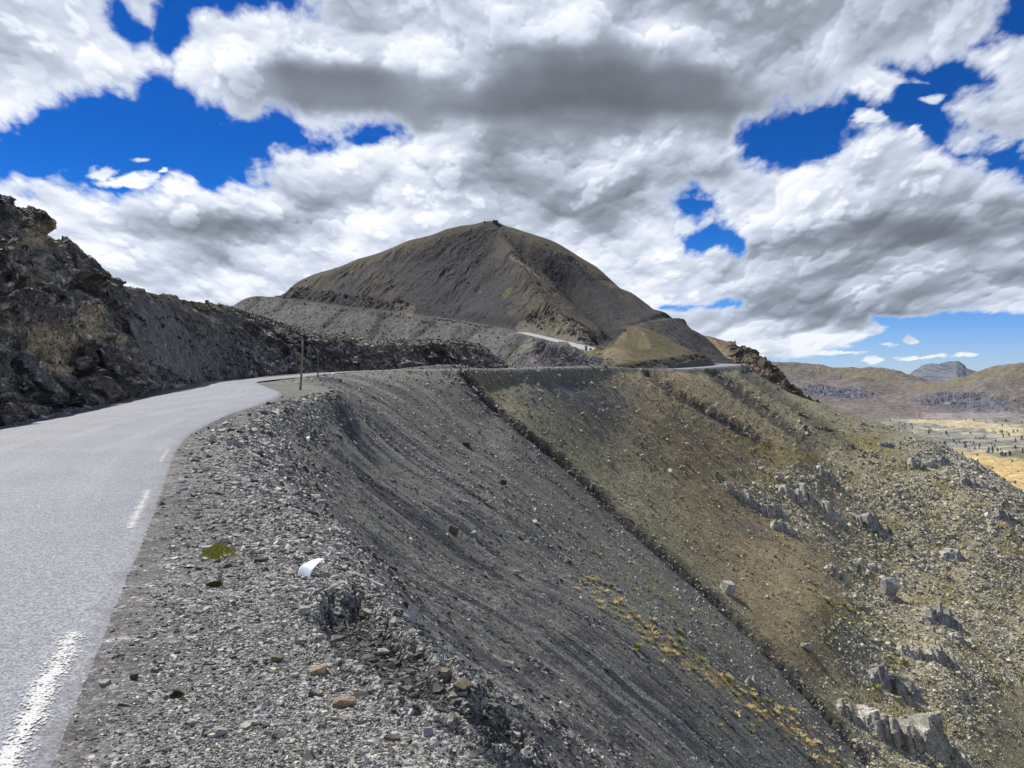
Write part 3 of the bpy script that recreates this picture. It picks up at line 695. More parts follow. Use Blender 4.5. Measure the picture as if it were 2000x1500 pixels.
lft = sstep(px, sx_+14, sx_-14)
un = fbm(px/60, py/60, 4, 51)*16
ql = px*.66+py*.75+un; qr = -px*.62+py*.78+un
al_l = -px*.75+py*.66; al_r = px*.78+py*.62
rill = lft*ridged(ql/17, al_l/150, 4, 52)+(1-lft)*ridged(qr/19, al_r/150, 4, 53)
rill2 = lft*ridged(ql/6, al_l/70, 3, 54)+(1-lft)*ridged(qr/7, al_r/70, 3, 55)
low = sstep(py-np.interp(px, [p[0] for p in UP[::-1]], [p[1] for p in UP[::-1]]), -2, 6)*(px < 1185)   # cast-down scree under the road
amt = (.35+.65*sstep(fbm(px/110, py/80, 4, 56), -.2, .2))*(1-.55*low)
dz = 3*np.exp(-(line_dist(px, py, spur)[0]/16)**2)*offm*sstep(py, 445, 480)*sstep(py, 668, 640)-4.5*np.exp(-(line_dist(px, py, [(985, 455), (1070, 520), (1140, 585), (1200, 640)])[0]/13)**2)*offm*sstep(py, 445, 480)
dz += offm*sstep(py-np.interp(px, [c_[0] for c_ in crest], [c_[1] for c_ in crest]), -2, 22)*(2.3*rill*amt+.8*rill2*amt+1.6*fbm(MT.X/22, MT.Y/22, 4, 57)+.35*fbm(MT.X/3, MT.Y/3, 4, 58))*sstep(py, 760, 700)
# crags just above the upper road
def band(pts, r0, r1): return sstep(line_dist(px, py, pts)[0], r1, r0)
crag = np.clip(band([(545, 574), (620, 580), (700, 592), (790, 602)], 6, 20)+band([(1040, 628), (1090, 645), (1150, 664)], 8, 22)+band([(1062, 696), (1120, 700), (1180, 710)], 10, 26)*sstep(py, 664, 672)+.6*band([(1000, 505), (1060, 545)], 3, 10)+.5*band([(975, 448), (1000, 470)], 3, 9), 0, 1)*offm
crag = sstep(crag+.4*fbm(px/25, py/18, 4, 59), .3, .8)
f1 = MT.X/5, MT.Y/5, MT.Z/5
near2 = np.clip(MT.Y/400, .3, 1)*(1-.5*sstep(MT.Y, 240, 200))
dz += crag*near2*(1.5*facet(*f1, 61)+.6*facet(f1[0]*2.6, f1[1]*2.6, f1[2]*2.6, 62))
GM = [([(1025, 655), (1005, 678), (985, 700), (968, 716)], 1.3, 1.2), ([(672, 604), (650, 625), (622, 648)], 1.5, 1.1), ([(508, 582), (480, 607)], 1.8, 1.5), ([(560, 588), (535, 614)], 1.8, 1.5), ([(750, 615), (735, 645), (722, 668)], 2.2, 2.),
      ([(850, 625), (825, 648), (790, 672)], 2., 1.5), ([(905, 600), (880, 615), (862, 622)], 2., 1.6), ([(935, 640), (905, 670), (880, 690)], 1.4, 1.1), ([(960, 480), (930, 530), (890, 575), (850, 605)], 5, 3.), ([(1010, 470), (1080, 530), (1150, 590), (1200, 640)], 5, 3.5), ([(900, 640), (880, 665)], 1.5, 1.), ([(1160, 672), (1172, 660), (1200, 640)], 3, 3)]
gm = np.zeros(px.shape)
for k_, (pts, w_, d_) in enumerate(GM):
    j_ = 3*fbm(py/9, px/9, 3, 300+k_); dm, t_ = line_dist(px+j_, py, pts); dm = dm/FPX*MT.Y
    e_ = np.exp(-(dm/w_)**2)*sstep(t_, -.01, .06)*(1-.5*sstep(t_, .7, 1)); dz -= d_*e_*offm; gm = np.maximum(gm, e_)
MT.Z = MT.Z+dz; behind_road(MT); MT.upd()
C = np.zeros(px.shape+(3,)); C[:] = lin(82, 77, 70)
n1 = fbm(px/70, py/50, 5, 71); n2 = fbm(px/14, py/12, 4, 72)
C = paint(C, sstep(rill2*.3+n1+.5*(py-560)/300, .0, .3)*.8, lin(74, 73, 73))
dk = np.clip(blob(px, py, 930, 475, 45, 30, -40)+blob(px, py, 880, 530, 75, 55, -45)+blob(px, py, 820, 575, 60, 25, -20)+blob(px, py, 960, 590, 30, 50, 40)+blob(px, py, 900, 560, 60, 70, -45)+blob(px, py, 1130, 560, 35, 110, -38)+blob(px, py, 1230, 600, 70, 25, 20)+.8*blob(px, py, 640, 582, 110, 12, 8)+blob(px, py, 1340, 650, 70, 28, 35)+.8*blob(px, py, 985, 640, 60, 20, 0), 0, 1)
C = paint(C, sstep(dk+.7*n1+.35*n2, .25, .6)*.7, lin(60, 61, 65))  # dark scree left of the spur; shade of its right gully painted in
ol = np.clip(blob(px, py, 830, 465, 150, 22, -15)+blob(px, py, 1060, 470, 90, 16, 25)+blob(px, py, 1180, 540, 120, 16, 38)+.8*blob(px, py, 1060, 590, 60, 40, 40)+blob(px, py, 640, 545, 120, 16, -22)+.8*blob(px, py, 1110, 640, 70, 25, 25)+.7*blob(px, py, 1130, 625, 50, 20, 35), 0, 1)
C = paint(C, sstep(ol+.5*n1+.3*n2, .25, .8)*.75, lin(97, 90, 72))  # olive ground; the lit side of the spur is painted lighter here
C = paint(C, sstep(blob(px, py, 990, 572, 22, 9, -45)+.4*n2, .4, .9)*.8, lin(104, 100, 52))
C = paint(C, low*.85, lin(100, 98, 96)); C = paint(C, low*sstep(blob(px, py, 590, 620, 140, 22, 8)+.3*n1, .2, .7)*.8, lin(98, 101, 95))
C = paint(C, low*sstep(fbm(ql/10, al_l/90, 4, 73), .05, .3)*.5, lin(84, 83, 84))
pale = np.clip(band([(780, 600), (800, 606)], 6, 16)+band([(1020, 640), (1080, 645), (1130, 662)], 8, 20)+band([(1000, 512), (1030, 530), (1060, 548)], 2, 8)*1.2+.6*band([(940, 655), (905, 665)], 3, 8), 0, 1)
C = paint(C, sstep(pale+.8*n2, .4, .9)*.6, lin(140, 132, 112))
C = paint(C, crag*.6*sstep(py, 655, 675)*sstep(px, 1000, 1040), lin(84, 84, 88))
C = paint(C, sstep(blob(px, py, 1010, 680, 40, 16, -25)+.5*n2, .3, .8)*.6, lin(112, 110, 88))
C = paint(C, gm*.75, lin(54, 54, 56))
C = paint(C, (1-sstep(np.minimum(rdm, rdm2), .3, 1.))*.6*(px > 540), lin(104, 100, 95))
M_mount = ground_mat('mountain_scree', (3.2, .6, .12, .03), (.35, .35, .25, .15), (2.2, .1, 1.5), .9, .15, .95)
tag(grid_obj('mountain', MT.X, MT.Y, MT.Z, M_mount, C*lerp(.78, 1.05, low)[..., None], None, False), 'dark bare scree peak', kind='structure')  # peak darkened in its colour in place of a cloud's shadow
M_asph2 = asphalt_mat('pale_asphalt', (.4, .4, .405))
i1 = 38; tag(ribbon('road', UPR[:46], M_asph2, .03, 4, .2, 7), 'pale road climbing across the foot of the peak', kind='structure')

# ------------------------------------------------------------ grassy knoll beside the junction
kn_ctrl = [(1100, 718, 150), (1150, 714, 160), (1200, 715, 163), (1300, 718, 174), (1395, 716, 190), (1440, 716, 205),
           (1170, 684, 186), (1200, 690, 178), (1300, 702, 184), (1380, 705, 195), (1165, 672, 196), (1180, 658, 204), (1200, 648, 209), (1238, 638, 214), (1270, 645, 215), (1300, 660, 213), (1340, 680, 208), (1375, 697, 204), (1398, 708, 202), (1420, 722, 205),
           (1230, 660, 197), (1270, 675, 196), (1320, 690, 196), (1140, 690, 200), (1150, 700, 180), (1120, 715, 175),
           (1238, 662, 250), (1180, 690, 245), (1300, 690, 248), (1370, 735, 240), (1420, 760, 240), (1120, 745, 250), (1160, 715, 225), (1238, 700, 300), (1350, 780, 300), (1100, 780, 300), (1460, 770, 260),
           (1100, 745, 135), (1200, 745, 142), (1300, 745, 152), (1400, 742, 168), (1480, 745, 185)]
KN = Sheet(1100, 1450, int(620*DET), 138, 270, int(420*DET), kn_ctrl, 5., 120)
rk_, _, _ = carve(KN, ROAD, .6, .7, .35); carve(KN, UPR, 1., 3., .6)
px, py = KN.PX.copy(), KN.PY.copy()
ok_ = sstep(rk_, .6, 2.)
cut = sstep(rk_, 6.5, 2.5)*ok_*(px > 1110)
rocky_l = sstep(line_dist(px, py, [(1170, 683), (1185, 665), (1200, 655), (1222, 648)])[0], 20, 6)*(KN.Y > 165)
f1 = KN.X/2., KN.Y/2., KN.Z/1.4
ng = fbm(px/22, py/12, 4, 81)
dz = ok_*(.35*fbm(KN.X/7, KN.Y/7, 5, 82)+.10*fbm(KN.X/1.2, KN.Y/1.2, 3, 83)+np.maximum(cut, rocky_l)*(.7*facet(*f1, 84)+.25*facet(f1[0]*2.7, f1[1]*2.7, f1[2]*2.7, 85)))
KN.Z = KN.Z+dz; behind_road(KN); KN.upd()
C = np.zeros(px.shape+(3,)); C[:] = lin(102, 95, 70)
C = paint(C, sstep(ng+.5*fbm(px/70, py/30, 3, 86), -.05, .3)*.6, lin(96, 94, 66))
C = paint(C, sstep(blob(px, py, 1200, 690, 40, 20, 10)+.5*ng, .3, .8)*.6, lin(132, 120, 96))
C = paint(C, rocky_l*sstep(ng, -.3, .2)*.8, lin(138, 128, 108))
C = paint(C, cut*.9, lin(62, 61, 60)); C = paint(C, (1-ok_)*.9, lin(104, 102, 99))
M_knoll = ground_mat('dry_grass_ground', (9, 2., .4, .08), (.4, .35, .3, .15), (6, .08, 1.5), .8, .06, .95)
tag(grid_obj('hill', KN.X, KN.Y, KN.Z, M_knoll, C, None, False), 'olive grassy knoll', kind='structure')

# ------------------------------------------------------------ the dark cutting on the left and the bank behind the road
def prof(pts, px, k=1, log=False):
    x = [p[0] for p in pts]; return np.interp(px, x, [p[k] for p in pts])
def loft(rails, px0, px1, nc, rows, ease=None):
    """surface through rails of (px, py, distance); rows = number of rows between one rail and the next"""
    px = np.linspace(px0, px1, nc); R3 = []
    for r_ in rails:
        y = prof(r_, px, 1); Y = prof(r_, px, 2); R3.append(np.stack([(px-1000)/FPX*Y, Y, EYE+(HZ-y)/FPX*Y], -1))
    out = []
    for i in range(len(R3)-1):
        n = rows[i]; t = np.linspace(0, 1, n, endpoint=(i == len(R3)-2))[:, None, None]
        out.append(R3[i][None]*(1-t)+R3[i+1][None]*t)
    return np.concatenate(out, 0)
def normals(P):
    du = np.gradient(P, axis=1); dv = np.gradient(P, axis=0); n = np.cross(du, dv); n /= np.linalg.norm(n, axis=-1, keepdims=True)+1e-9
    return n
def smooth_rows(P, k=9):
    for _ in range(2):
        Q = P.copy()
        for d in range(1, k): Q[d:-d] += 0
        c = np.cumsum(np.concatenate([np.repeat(P[:1], k, 0), P, np.repeat(P[-1:], k, 0)]), 0)
        P = (c[2*k:]-c[:-2*k])/(2*k)
    return P
cb = [(-400, 945, 13.5), (-100, 868, 19), (0, 843, 22.5), (120, 812, 29), (200, 790, 36), (260, 776, 44), (300, 766, 52), (345, 756, 62), (380, 750, 76), (430, 745, 88), (500, 741, 96), (560, 738, 103.5), (620, 735, 108), (700, 728, 113.5),
      (760, 725, 116), (850, 723, 118.5), (930, 722, 121), (985, 720, 124), (1010, 720, 128)]
ct = [(-400, 180, 16), (-100, 335, 24), (0, 386, 27.5), (60, 406, 30), (95, 436, 33), (112, 466, 35), (150, 488, 38), (200, 533, 42), (238, 559, 47), (268, 567, 56), (300, 576, 64), (330, 580, 70), (380, 590, 86), (450, 603, 102), (500, 618, 109),
      (560, 636, 115), (600, 651, 119), (640, 660, 122), (700, 665, 125), (750, 668, 127), (850, 671, 130), (900, 672, 132), (930, 677, 134), (952, 688, 134), (975, 704, 132), (990, 716, 131), (1010, 724, 131)]
ct = [(x, y, Y*(1+.2*float(sstep(x, 290, 200)))) for x, y, Y in ct]
ct = [(x, y-3-5*float(sstep(x, 540, 640))*float(sstep(x, 985, 940)), Y) for x, y, Y in ct]
cm = []; cpx = sorted(set([p[0] for p in cb]+[p[0] for p in ct]))
for x_ in cpx:
    b_, t_ = (prof(cb, x_, 1), prof(cb, x_, 2)), (prof(ct, x_, 1), prof(ct, x_, 2))
    bank = sstep(x_, 520, 620); f_ = lerp(.62, .80, bank); g_ = lerp(.5 if x_ > 300 else .42, .28, bank)
    cm.append((x_, lerp(b_[0], t_[0], f_), lerp(b_[1], t_[1], g_)))
ck = [(x, y+70-25*float(sstep(x, 300, 600)), Y*1.35) for x, y, Y in ct]; ckk = [(x, y+170, Y*1.9) for x, y, Y in ct]
NC = int(1500*DET)
CL = loft([[(x, y+14, Y*.995) for x, y, Y in cb], cb, cm, ct, ck, ckk], -380, 1010, NC, [8, int(330*DET), int(220*DET), int(60*DET), 20])
CL = smooth_rows(CL, 4)
N = normals(CL); X, Y, Z = CL[..., 0], CL[..., 1], CL[..., 2]
cpx_ = 1000+X/Y*FPX; cpy_ = HZ-(Z-EYE)/Y*FPX
t_base = sstep(np.arange(CL.shape[0]), 2, 30*DET)[:, None]
sc = np.clip(Y/30, .6, 3.2)
# bedding planes dip away to the right
ca, sa = math.cos(R(38)), math.sin(R(38))
u_ = X*ca-Z*sa; v_ = X*sa+Z*ca; w_ = Y
bay = sstep(line_dist(cpx_, cpy_, [(300, 640), (360, 690), (430, 700)])[0], 75, 35)*(Y > 50)
rough = (1-.75*bay)
d = 0
sh_ = fbm(X*.35, Z*.6+Y*.2, 3, 201)*.9
d = d+sc*rough*(1.0*facet(u_/2.4/sc, v_/1.3/sc, w_/2.4/sc, 202, .9)+.40*facet(u_/.85/sc, v_/.4/sc, w_/.85/sc, 203, .9)+.09*facet(u_/.3/sc, v_/.13/sc, w_/.3/sc, 204, 1.))
d = d+sh_*sc*.8+.25*sc*fbm(u_/.5/sc, v_/.2/sc, 3, 205)*rough
bumpy = .42+.45*sstep(Y, 52, 40)
d = d*.62*bumpy*t_base*(1-.75*sstep(cpy_-np.interp(cpx_, [p[0] for p in ct], [p[1] for p in ct]), 14, -2)*sstep(cpx_, 560, 640))
d = d*sstep(cpx_, 1008, 960)*(1-.6*sstep(cpy_-np.interp(cpx_, [p[0] for p in ct], [p[1] for p in ct]), 22, 2)*sstep(cpx_, 200, 300))
if np.mean(N[..., 1]) > 0: N = -N
CL = CL+N*d[..., None]
# talus apron that the wall stands in
C = np.zeros(X.shape+(3,)); C[:] = lin(96, 92, 86)
nA = fbm(u_/3/sc, v_/1.2/sc, 5, 211); nB = fbm(u_/.6/sc, v_/.22/sc, 4, 212); nC = fbm(X/6, Z/4, 4, 213)
C = paint(C, sstep(nA+.4*nB, -.02, .25)*.55, lin(118, 110, 96)); C = paint(C, sstep(nC+.5*nB, .1, .4)*.5, lin(98, 101, 104)); C = paint(C, sstep(fbm(u_/5/sc, v_/2/sc, 4, 214), .02, .2)*.8, lin(36, 35, 36))
C = paint(C, sstep(nB, .08, .3)*.75, lin(158, 153, 142))
ob = np.clip(blob(cpx_, cpy_, 120, 690, 45, 60, -10)+blob(cpx_, cpy_, 95, 460, 40, 30, 0)+blob(cpx_, cpy_, 190, 625, 45, 60, -10)+.8*blob(cpx_, cpy_, 60, 540, 50, 30, 0)+blob(cpx_, cpy_, 15, 640, 16, 12, 0)+.8*blob(cpx_, cpy_, 245, 670, 14, 26, 0), 0, 1)
C = paint(C, sstep(ob+.7*nA+.4*nB, .35, .8)*.72, lin(165, 150, 120))
C = paint(C, bay*.8, lin(104, 101, 98))
topd = cpy_-np.interp(cpx_, [p[0] for p in ct], [p[1] for p in ct])
grass = sstep(topd+14*nC+6*nB, 22, 3)*sstep(cpx_, 250, 330)
C = paint(C, grass*.85, lin(112, 105, 80)); C = paint(C, grass*sstep(nB, .0, .3)*.5, lin(86, 80, 58))
C = paint(C, .7*blob(cpx_, cpy_, 640, 705, 55, 22, 0)*(1-grass), lin(44, 40, 42))
M_cliff = ground_mat('dark_shale_rock', (14, 3.5, .8, .2), (.5, .45, .35, .2), (9, .16, 1.9), .8, .03, .85)
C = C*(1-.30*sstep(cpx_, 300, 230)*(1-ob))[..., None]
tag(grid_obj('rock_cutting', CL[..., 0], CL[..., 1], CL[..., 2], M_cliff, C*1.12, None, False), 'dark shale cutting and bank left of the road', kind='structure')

# ------------------------------------------------------------ rocky crest behind the right flank of the peak
rt = [(1360, 654, 470), (1385, 657, 465), (1402, 661, 462), (1430, 669, 455), (1448, 678, 452), (1462, 681, 448), (1476, 686, 445), (1490, 700, 440), (1503, 712, 436), (1520, 728, 430), (1540, 748, 425), (1570, 775, 420), (1600, 800, 415)]
RC = loft([[(x, y+90, Y-90) for x, y, Y in rt], [(x, y+26, Y-22) for x, y, Y in rt], rt, [(x, y+60, Y+60) for x, y, Y in rt]], 1360, 1600, int(300*DET)+10, [int(90*DET), int(90*DET), 30])
N = normals(RC); N = -N if np.mean(N[..., 1]) > 0 else N
X, Y, Z = RC[..., 0], RC[..., 1], RC[..., 2]; rpx = 1000+X/Y*FPX; rpy = HZ-(Z-EYE)/Y*FPX
d = sstep(rpx, 1415, 1440)*(4.2*facet(X/7, Y/7, Z/5, 221)+1.8*facet(X/2.8, Y/2.8, Z/2., 222))+1.2*fbm(X/9, Z/9, 4, 223)
RC = RC+N*d[..., None]*.8
C = np.zeros(X.shape+(3,)); C[:] = lin(120, 106, 88); nn_ = fbm(X/5, Z/5, 4, 224)
C = paint(C, sstep(rpx+40*nn_, 1415, 1440)*.8, lin(104, 98, 86)); C = paint(C, sstep(nn_, .1, .3)*.6, lin(70, 66, 60))
C = paint(C, sstep(line_dist(rpx, rpy, [(1380, 662), (1410, 684), (1450, 712), (1500, 745), (1560, 790)])[0], 9, 3)*.8, lin(140, 124, 100))
tag(grid_obj('rocky_ridge', RC[..., 0], RC[..., 1], RC[..., 2], M_mount, C, None, False), 'light brown rocky crest behind the dark flank', kind='structure')

# ------------------------------------------------------------ the far valley, its hills and the peaks beyond
far_ctrl = [(1300, 712, 5200), (1505, 712, 5000), (1560, 716, 5000), (1620, 728, 5000), (1680, 727, 4900), (1740, 732, 4800), (1790, 747, 4600), (1850, 758, 4450), (1560, 735, 4600), (1640, 748, 4500), (1700, 744, 4500),
            (1300, 790, 3800), (1500, 750, 4300), (1500, 780, 3700), (1600, 765, 4100), (1700, 780, 3900), (1650, 803, 3200), (1760, 800, 3300), (1750, 815, 2900),
            (1860, 752, 3950), (1900, 741, 3850), (1950, 730, 3750), (2000, 724, 3700), (2100, 716, 3700), (2300, 712, 3700), (1820, 768, 3800), (1870, 775, 3600), (1950, 765, 3500), (2000, 768, 3450), (1880, 800, 3250), (1950, 800, 3200), (2000, 805, 3150), (2200, 800, 3150), (1820, 795, 3400),
            (1950, 770, 4600), (2100, 760, 4600), (2000, 800, 5600), (1600, 760, 6200), (1800, 790, 6200), (2200, 800, 6500), (1300, 770, 6500),
            (1690, 826, 2650), (1780, 828, 2600), (1850, 821, 2750), (1920, 819, 2750), (2000, 820, 2700), (2200, 822, 2700), (1700, 850, 2250), (1800, 845, 2250), (1900, 838, 2300), (2000, 845, 2150), (1830, 868, 1900), (1900, 862, 1980), (1960, 868, 1850), (2000, 862, 1900), (2200, 870, 1850),
            (1800, 892, 1640), (1890, 891, 1600), (1950, 888, 1560), (2000, 882, 1600), (1900, 905, 1400), (1960, 910, 1350), (2000, 905, 1400), (1930, 935, 1180), (2000, 935, 1180), (1990, 975, 980), (2100, 1000, 930), (2300, 1010, 930), (1700, 960, 1050), (1500, 900, 1500), (1500, 1000, 800), (1800, 1080, 680), (2000, 1150, 560), (2300, 1200, 520), (1500, 1250, 420), (2000, 1400, 370), (2300, 1400, 370), (1300, 1000, 800), (1300, 850, 2200), (1300, 1300, 370)]
FR = Sheet(1330, 2350, int(900*DET), 360, 7000, int(900*DET), far_ctrl, 5., 180)
px, py = FR.PX.copy(), FR.PY.copy()
rf = ridged(FR.X/520, FR.Y/520, 5, 231); lf = fbm(FR.X/150, FR.Y/150, 5, 232)
hill_ = sstep(FR.Y, 2900, 3300)
FR.Z = FR.Z+(FR.Y/1480)*(hill_*(13*rf+5.0*lf)+(1-hill_)*(5.5*lf+4.5*ridged(FR.X/240, FR.Y/240, 5, 233))*sstep(np.abs(FR.PY-912+14*fbm(FR.PX/30, FR.PY/20, 3, 251)), 8, 34))*sstep(FR.Y, 500, 900)
fc = FR.X/60, FR.Y/60, FR.Z/50
crf = np.clip(blob(px, py, 1900, 790, 120, 18, 3)+blob(px, py, 1640, 775, 80, 16, 5)+.5*blob(px, py, 1610, 735, 90, 10, 5), 0, 1); crf = sstep(crf+.55*lf+.3*fbm(px/14, py/6, 4, 239), .3, .9)
FR.Z = FR.Z+crf*14*facet(*fc, 234)+crf*5*facet(fc[0]*3, fc[1]*3, fc[2]*3, 235); FR.upd()
C = np.zeros(px.shape+(3,)); C[:] = lin(122, 116, 108); n1 = fbm(px/40, py/14, 5, 236); n2 = fbm(px/10, py/5, 4, 237)
C = paint(C, sstep(n1+.3*rf, -.1, .3)*.7, lin(120, 108, 104))
C = paint(C, np.clip(blob(px, py, 1620, 732, 140, 9, 3)+blob(px, py, 1700, 740, 60, 8, 8)+blob(px, py, 1900, 748, 110, 9, -12)+blob(px, py, 1780, 760, 80, 5, 4)+blob(px, py, 1990, 735, 60, 8, 0), 0, 1)*.6, lin(124, 116, 80))
C = paint(C, crf*.85, lin(98, 102, 116)); C = paint(C, crf*sstep(n2, .1, .3)*.6, lin(150, 146, 136)); C = paint(C, crf*sstep(-n2, .1, .3)*.6, lin(66, 74, 92))
C = paint(C, sstep(blob(px, py, 1720, 765, 60, 16, 10)+.4*n1, .3, .8)*.5, lin(104, 92, 84))
C = paint(C, sstep(blob(px, py, 1900, 815, 130, 8, 0)+.4*n2, .3, .7)*.7, lin(160, 150, 150))
low_ = sstep(FR.Y, 2900, 2650)
C = paint(C, low_*.9, lin(150, 148, 134)); C = paint(C, low_*sstep(fbm(FR.X/45, FR.Y/70, 5, 252), -.02, .18)*.7, lin(104, 106, 98)); C = paint(C, low_*sstep(fbm(FR.X/90, FR.Y/120, 5, 253), .08, .25)*.6, lin(196, 188, 160)); C = paint(C, low_*sstep(n1, .02, .3)*.4, lin(112, 118, 128))
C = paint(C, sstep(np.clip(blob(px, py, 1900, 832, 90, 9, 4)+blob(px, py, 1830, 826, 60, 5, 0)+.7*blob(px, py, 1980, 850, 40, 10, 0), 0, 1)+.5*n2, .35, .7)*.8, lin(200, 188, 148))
ey_ = py+9*fbm(px/45, py/30, 4, 254)+.12*(px-1950)*-1; C = paint(C, sstep(ey_, 886, 896)*sstep(FR.Y, 700, 900)*.95, lin(205, 180, 122)); C = paint(C, sstep(ey_, 886, 896)*sstep(n2, .0, .25)*.35, lin(170, 146, 92))  # yellow grass, its patch of sunshine put into the colour
C = paint(C, sstep(blob(px, py, 2000, 888, 50, 5, 0), .3, .7)*.8, lin(120, 108, 72))
C = paint(C, sstep(py-.2*(px-1950), 955, 975)*.7, lin(196, 188, 158))
M_far = ground_mat('far_hillside', (.6, .12, .03, .008), (.4, .35, .3, .2), (.22, .13, .55), .7, 1.2, .95)
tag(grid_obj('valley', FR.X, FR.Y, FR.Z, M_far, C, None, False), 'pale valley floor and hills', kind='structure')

def ridge(name, label, top, Yd, col, col2, seed, amp, depth=900, nc=260, drop=60, haze=0):
    L = loft([[(x, y+drop, Yd-depth) for x, y in top], [(x, y, Yd) for x, y in top], [(x, y+drop, Yd+depth) for x, y in top]], top[0][0], top[-1][0], nc, [90, 40])
    N = normals(L); N = -N if np.mean(N[..., 1]) > 0 else N
    X, Y, Z = L[..., 0], L[..., 1], L[..., 2]; k = Yd/1480
    a_ = ridged(X/k/22, Z/k/60+X/k/70, 5, seed); b_ = fbm(X/k/6, Z/k/6, 4, seed+1)
    L = L+N*((a_*1.6+b_)*k*amp)[..., None]
    C = np.zeros(X.shape+(3,)); C[:] = col; C = paint(C, sstep(b_+.4*a_, .05, .4)*.7, col2)
    tag(grid_obj(name, L[..., 0], L[..., 1], L[..., 2], M_far, C, None, False), label, kind='structure')
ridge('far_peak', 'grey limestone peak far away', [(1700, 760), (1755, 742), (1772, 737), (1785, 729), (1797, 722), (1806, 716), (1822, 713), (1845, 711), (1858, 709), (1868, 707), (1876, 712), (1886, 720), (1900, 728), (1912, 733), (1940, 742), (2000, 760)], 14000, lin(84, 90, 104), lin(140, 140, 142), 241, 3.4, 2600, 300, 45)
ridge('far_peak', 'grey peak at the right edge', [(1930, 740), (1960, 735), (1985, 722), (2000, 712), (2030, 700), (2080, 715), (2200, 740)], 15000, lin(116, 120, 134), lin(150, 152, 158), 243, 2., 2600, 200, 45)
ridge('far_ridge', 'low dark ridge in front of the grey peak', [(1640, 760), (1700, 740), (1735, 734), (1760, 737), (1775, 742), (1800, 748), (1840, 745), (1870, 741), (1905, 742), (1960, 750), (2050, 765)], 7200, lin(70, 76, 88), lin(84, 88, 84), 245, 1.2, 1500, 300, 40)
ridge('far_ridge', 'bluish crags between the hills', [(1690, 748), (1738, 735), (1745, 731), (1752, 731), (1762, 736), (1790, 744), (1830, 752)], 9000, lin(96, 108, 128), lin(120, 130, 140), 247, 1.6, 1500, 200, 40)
gxx, gyy = np.meshgrid(np.linspace(-19500, 19500, 80), np.linspace(-19500, 19500, 80))
tag(grid_obj('distant_ground', gxx, gyy, np.full(gxx.shape, -420.)+60*fbm(gxx/9000, gyy/9000, 3, 250), M_far, np.zeros(gxx.shape+(3,))+np.array(lin(110, 108, 96)), None, True), 'low ground far below', kind='structure')

# ------------------------------------------------------------ loose shale: one mass of chips nobody could count
M_chip = bpy.data.materials.new('shale_chips'); M_chip.use_nodes = True
t_ = NT(M_chip.node_tree); b_ = t_.n['Principled BSDF']; b_.inputs['Roughness'].default_value = .6; b_.inputs['Specular IOR Level'].default_value = .35
at_ = t_.node('ShaderNodeAttribute'); at_.attribute_name = 'Col'
co_ = t_.node('ShaderNodeTexCoord').outputs['Object']
nn_ = t_.noise(co_, 60, 4., .65)
t_.l.new(t_.vm('SCALE', at_.outputs['Color'], t_.ramp(nn_, .25, .75, .75, 1.25, 'LINEAR')), b_.inputs['Base Color'])
bp_ = t_.node('ShaderNodeBump'); bp_.inputs['Strength'].default_value = .4; bp_.inputs['Distance'].default_value = .004
t_.l.new(nn_, bp_.inputs['Height']); t_.l.new(bp_.outputs[0], b_.inputs['Normal'])

def sheet_normals(T, k=3):
    P = np.stack([T.X, T.Y, T.Z], -1); Q = P[::k, ::k]
    n = np.cross(np.gradient(Q, axis=1), np.gradient(Q, axis=0)); n /= np.linalg.norm(n, axis=-1, keepdims=True)
    return np.where(n[..., 2:3] < 0, -n, n), k
def chips(name, P, Nn, size, elong, flat, cols, ang, lift=.2, tilt=.25, label='', mat=None, cat=None):
    """irregular six-sided flat stones, all in one mesh"""
    n = len(P); K = 6
    up = Nn+rng.normal(0, tilt, (n, 3)); up /= np.linalg.norm(up, axis=1)[:, None]
    a = np.stack([np.cos(ang), np.sin(ang), np.zeros(n)], 1); a -= (a*up).sum(1)[:, None]*up; a /= np.linalg.norm(a, axis=1)[:, None]
    b = np.cross(up, a)
    th = (np.arange(K)[None]+rng.uniform(-.32, .32, (n, K)))*2*math.pi/K
    r = rng.uniform(.72, 1.15, (n, K)); L = size*.5; Wd = L/elong; H = L*flat
    lx = np.cos(th)*r*L[:, None]; ly = np.sin(th)*r*Wd[:, None]
    top = rng.uniform(.55, .95, (n, 1)); hz = H[:, None]*(1+rng.uniform(-.45, .45, (n, K)))
    base = P-up*(H*(.9-lift))[:, None]
    bot = base[:, None]+lx[..., None]*a[:, None]+ly[..., None]*b[:, None]
    tp = base[:, None]+(lx*top)[..., None]*a[:, None]+(ly*top)[..., None]*b[:, None]+(2*hz)[..., None]*up[:, None]
    V = np.concatenate([bot, tp], 1).reshape(-1, 3)
    q = []
    for i in range(K):
        j = (i+1) % K; q += [i, j, K+j, K+i]
    q += [K+i for i in range(K)]
    F = (np.array(q)[None]+np.arange(n)[:, None]*2*K).reshape(-1)
    cn = np.tile(np.array([4]*K+[K], np.int32), n)
    Cc = np.repeat(cols[:, None], 2*K, 1).reshape(-1, 3)
    o = np_mesh(name, V, F, cn, mat or M_chip, None, False, Cc)
    tag(o, label, cat, kind='stuff'); return o
def sample(T, n, wfun, x0=-60, x1=2060, y0=0, y1=1600):
    """random places on a sheet, evenly spread over what can be seen of it"""
    dpy = -np.gradient(T.PY, axis=0); vis = np.minimum.accumulate(T.PY, axis=0) >= T.PY-1e-6
    w = np.clip(dpy, 0, 12)*vis*(T.PX > x0)*(T.PX < x1)*(T.PY > y0)*(T.PY < y1)
    w = w*wfun; c = np.cumsum(w.ravel()); i = np.searchsorted(c, rng.uniform(0, c[-1], n)); r, k = np.divmod(i, w.shape[1])
    r = np.clip(r, 1, w.shape[0]-2); k = np.clip(k, 1, w.shape[1]-2)
    return r, k
SN, kk = sheet_normals(S)
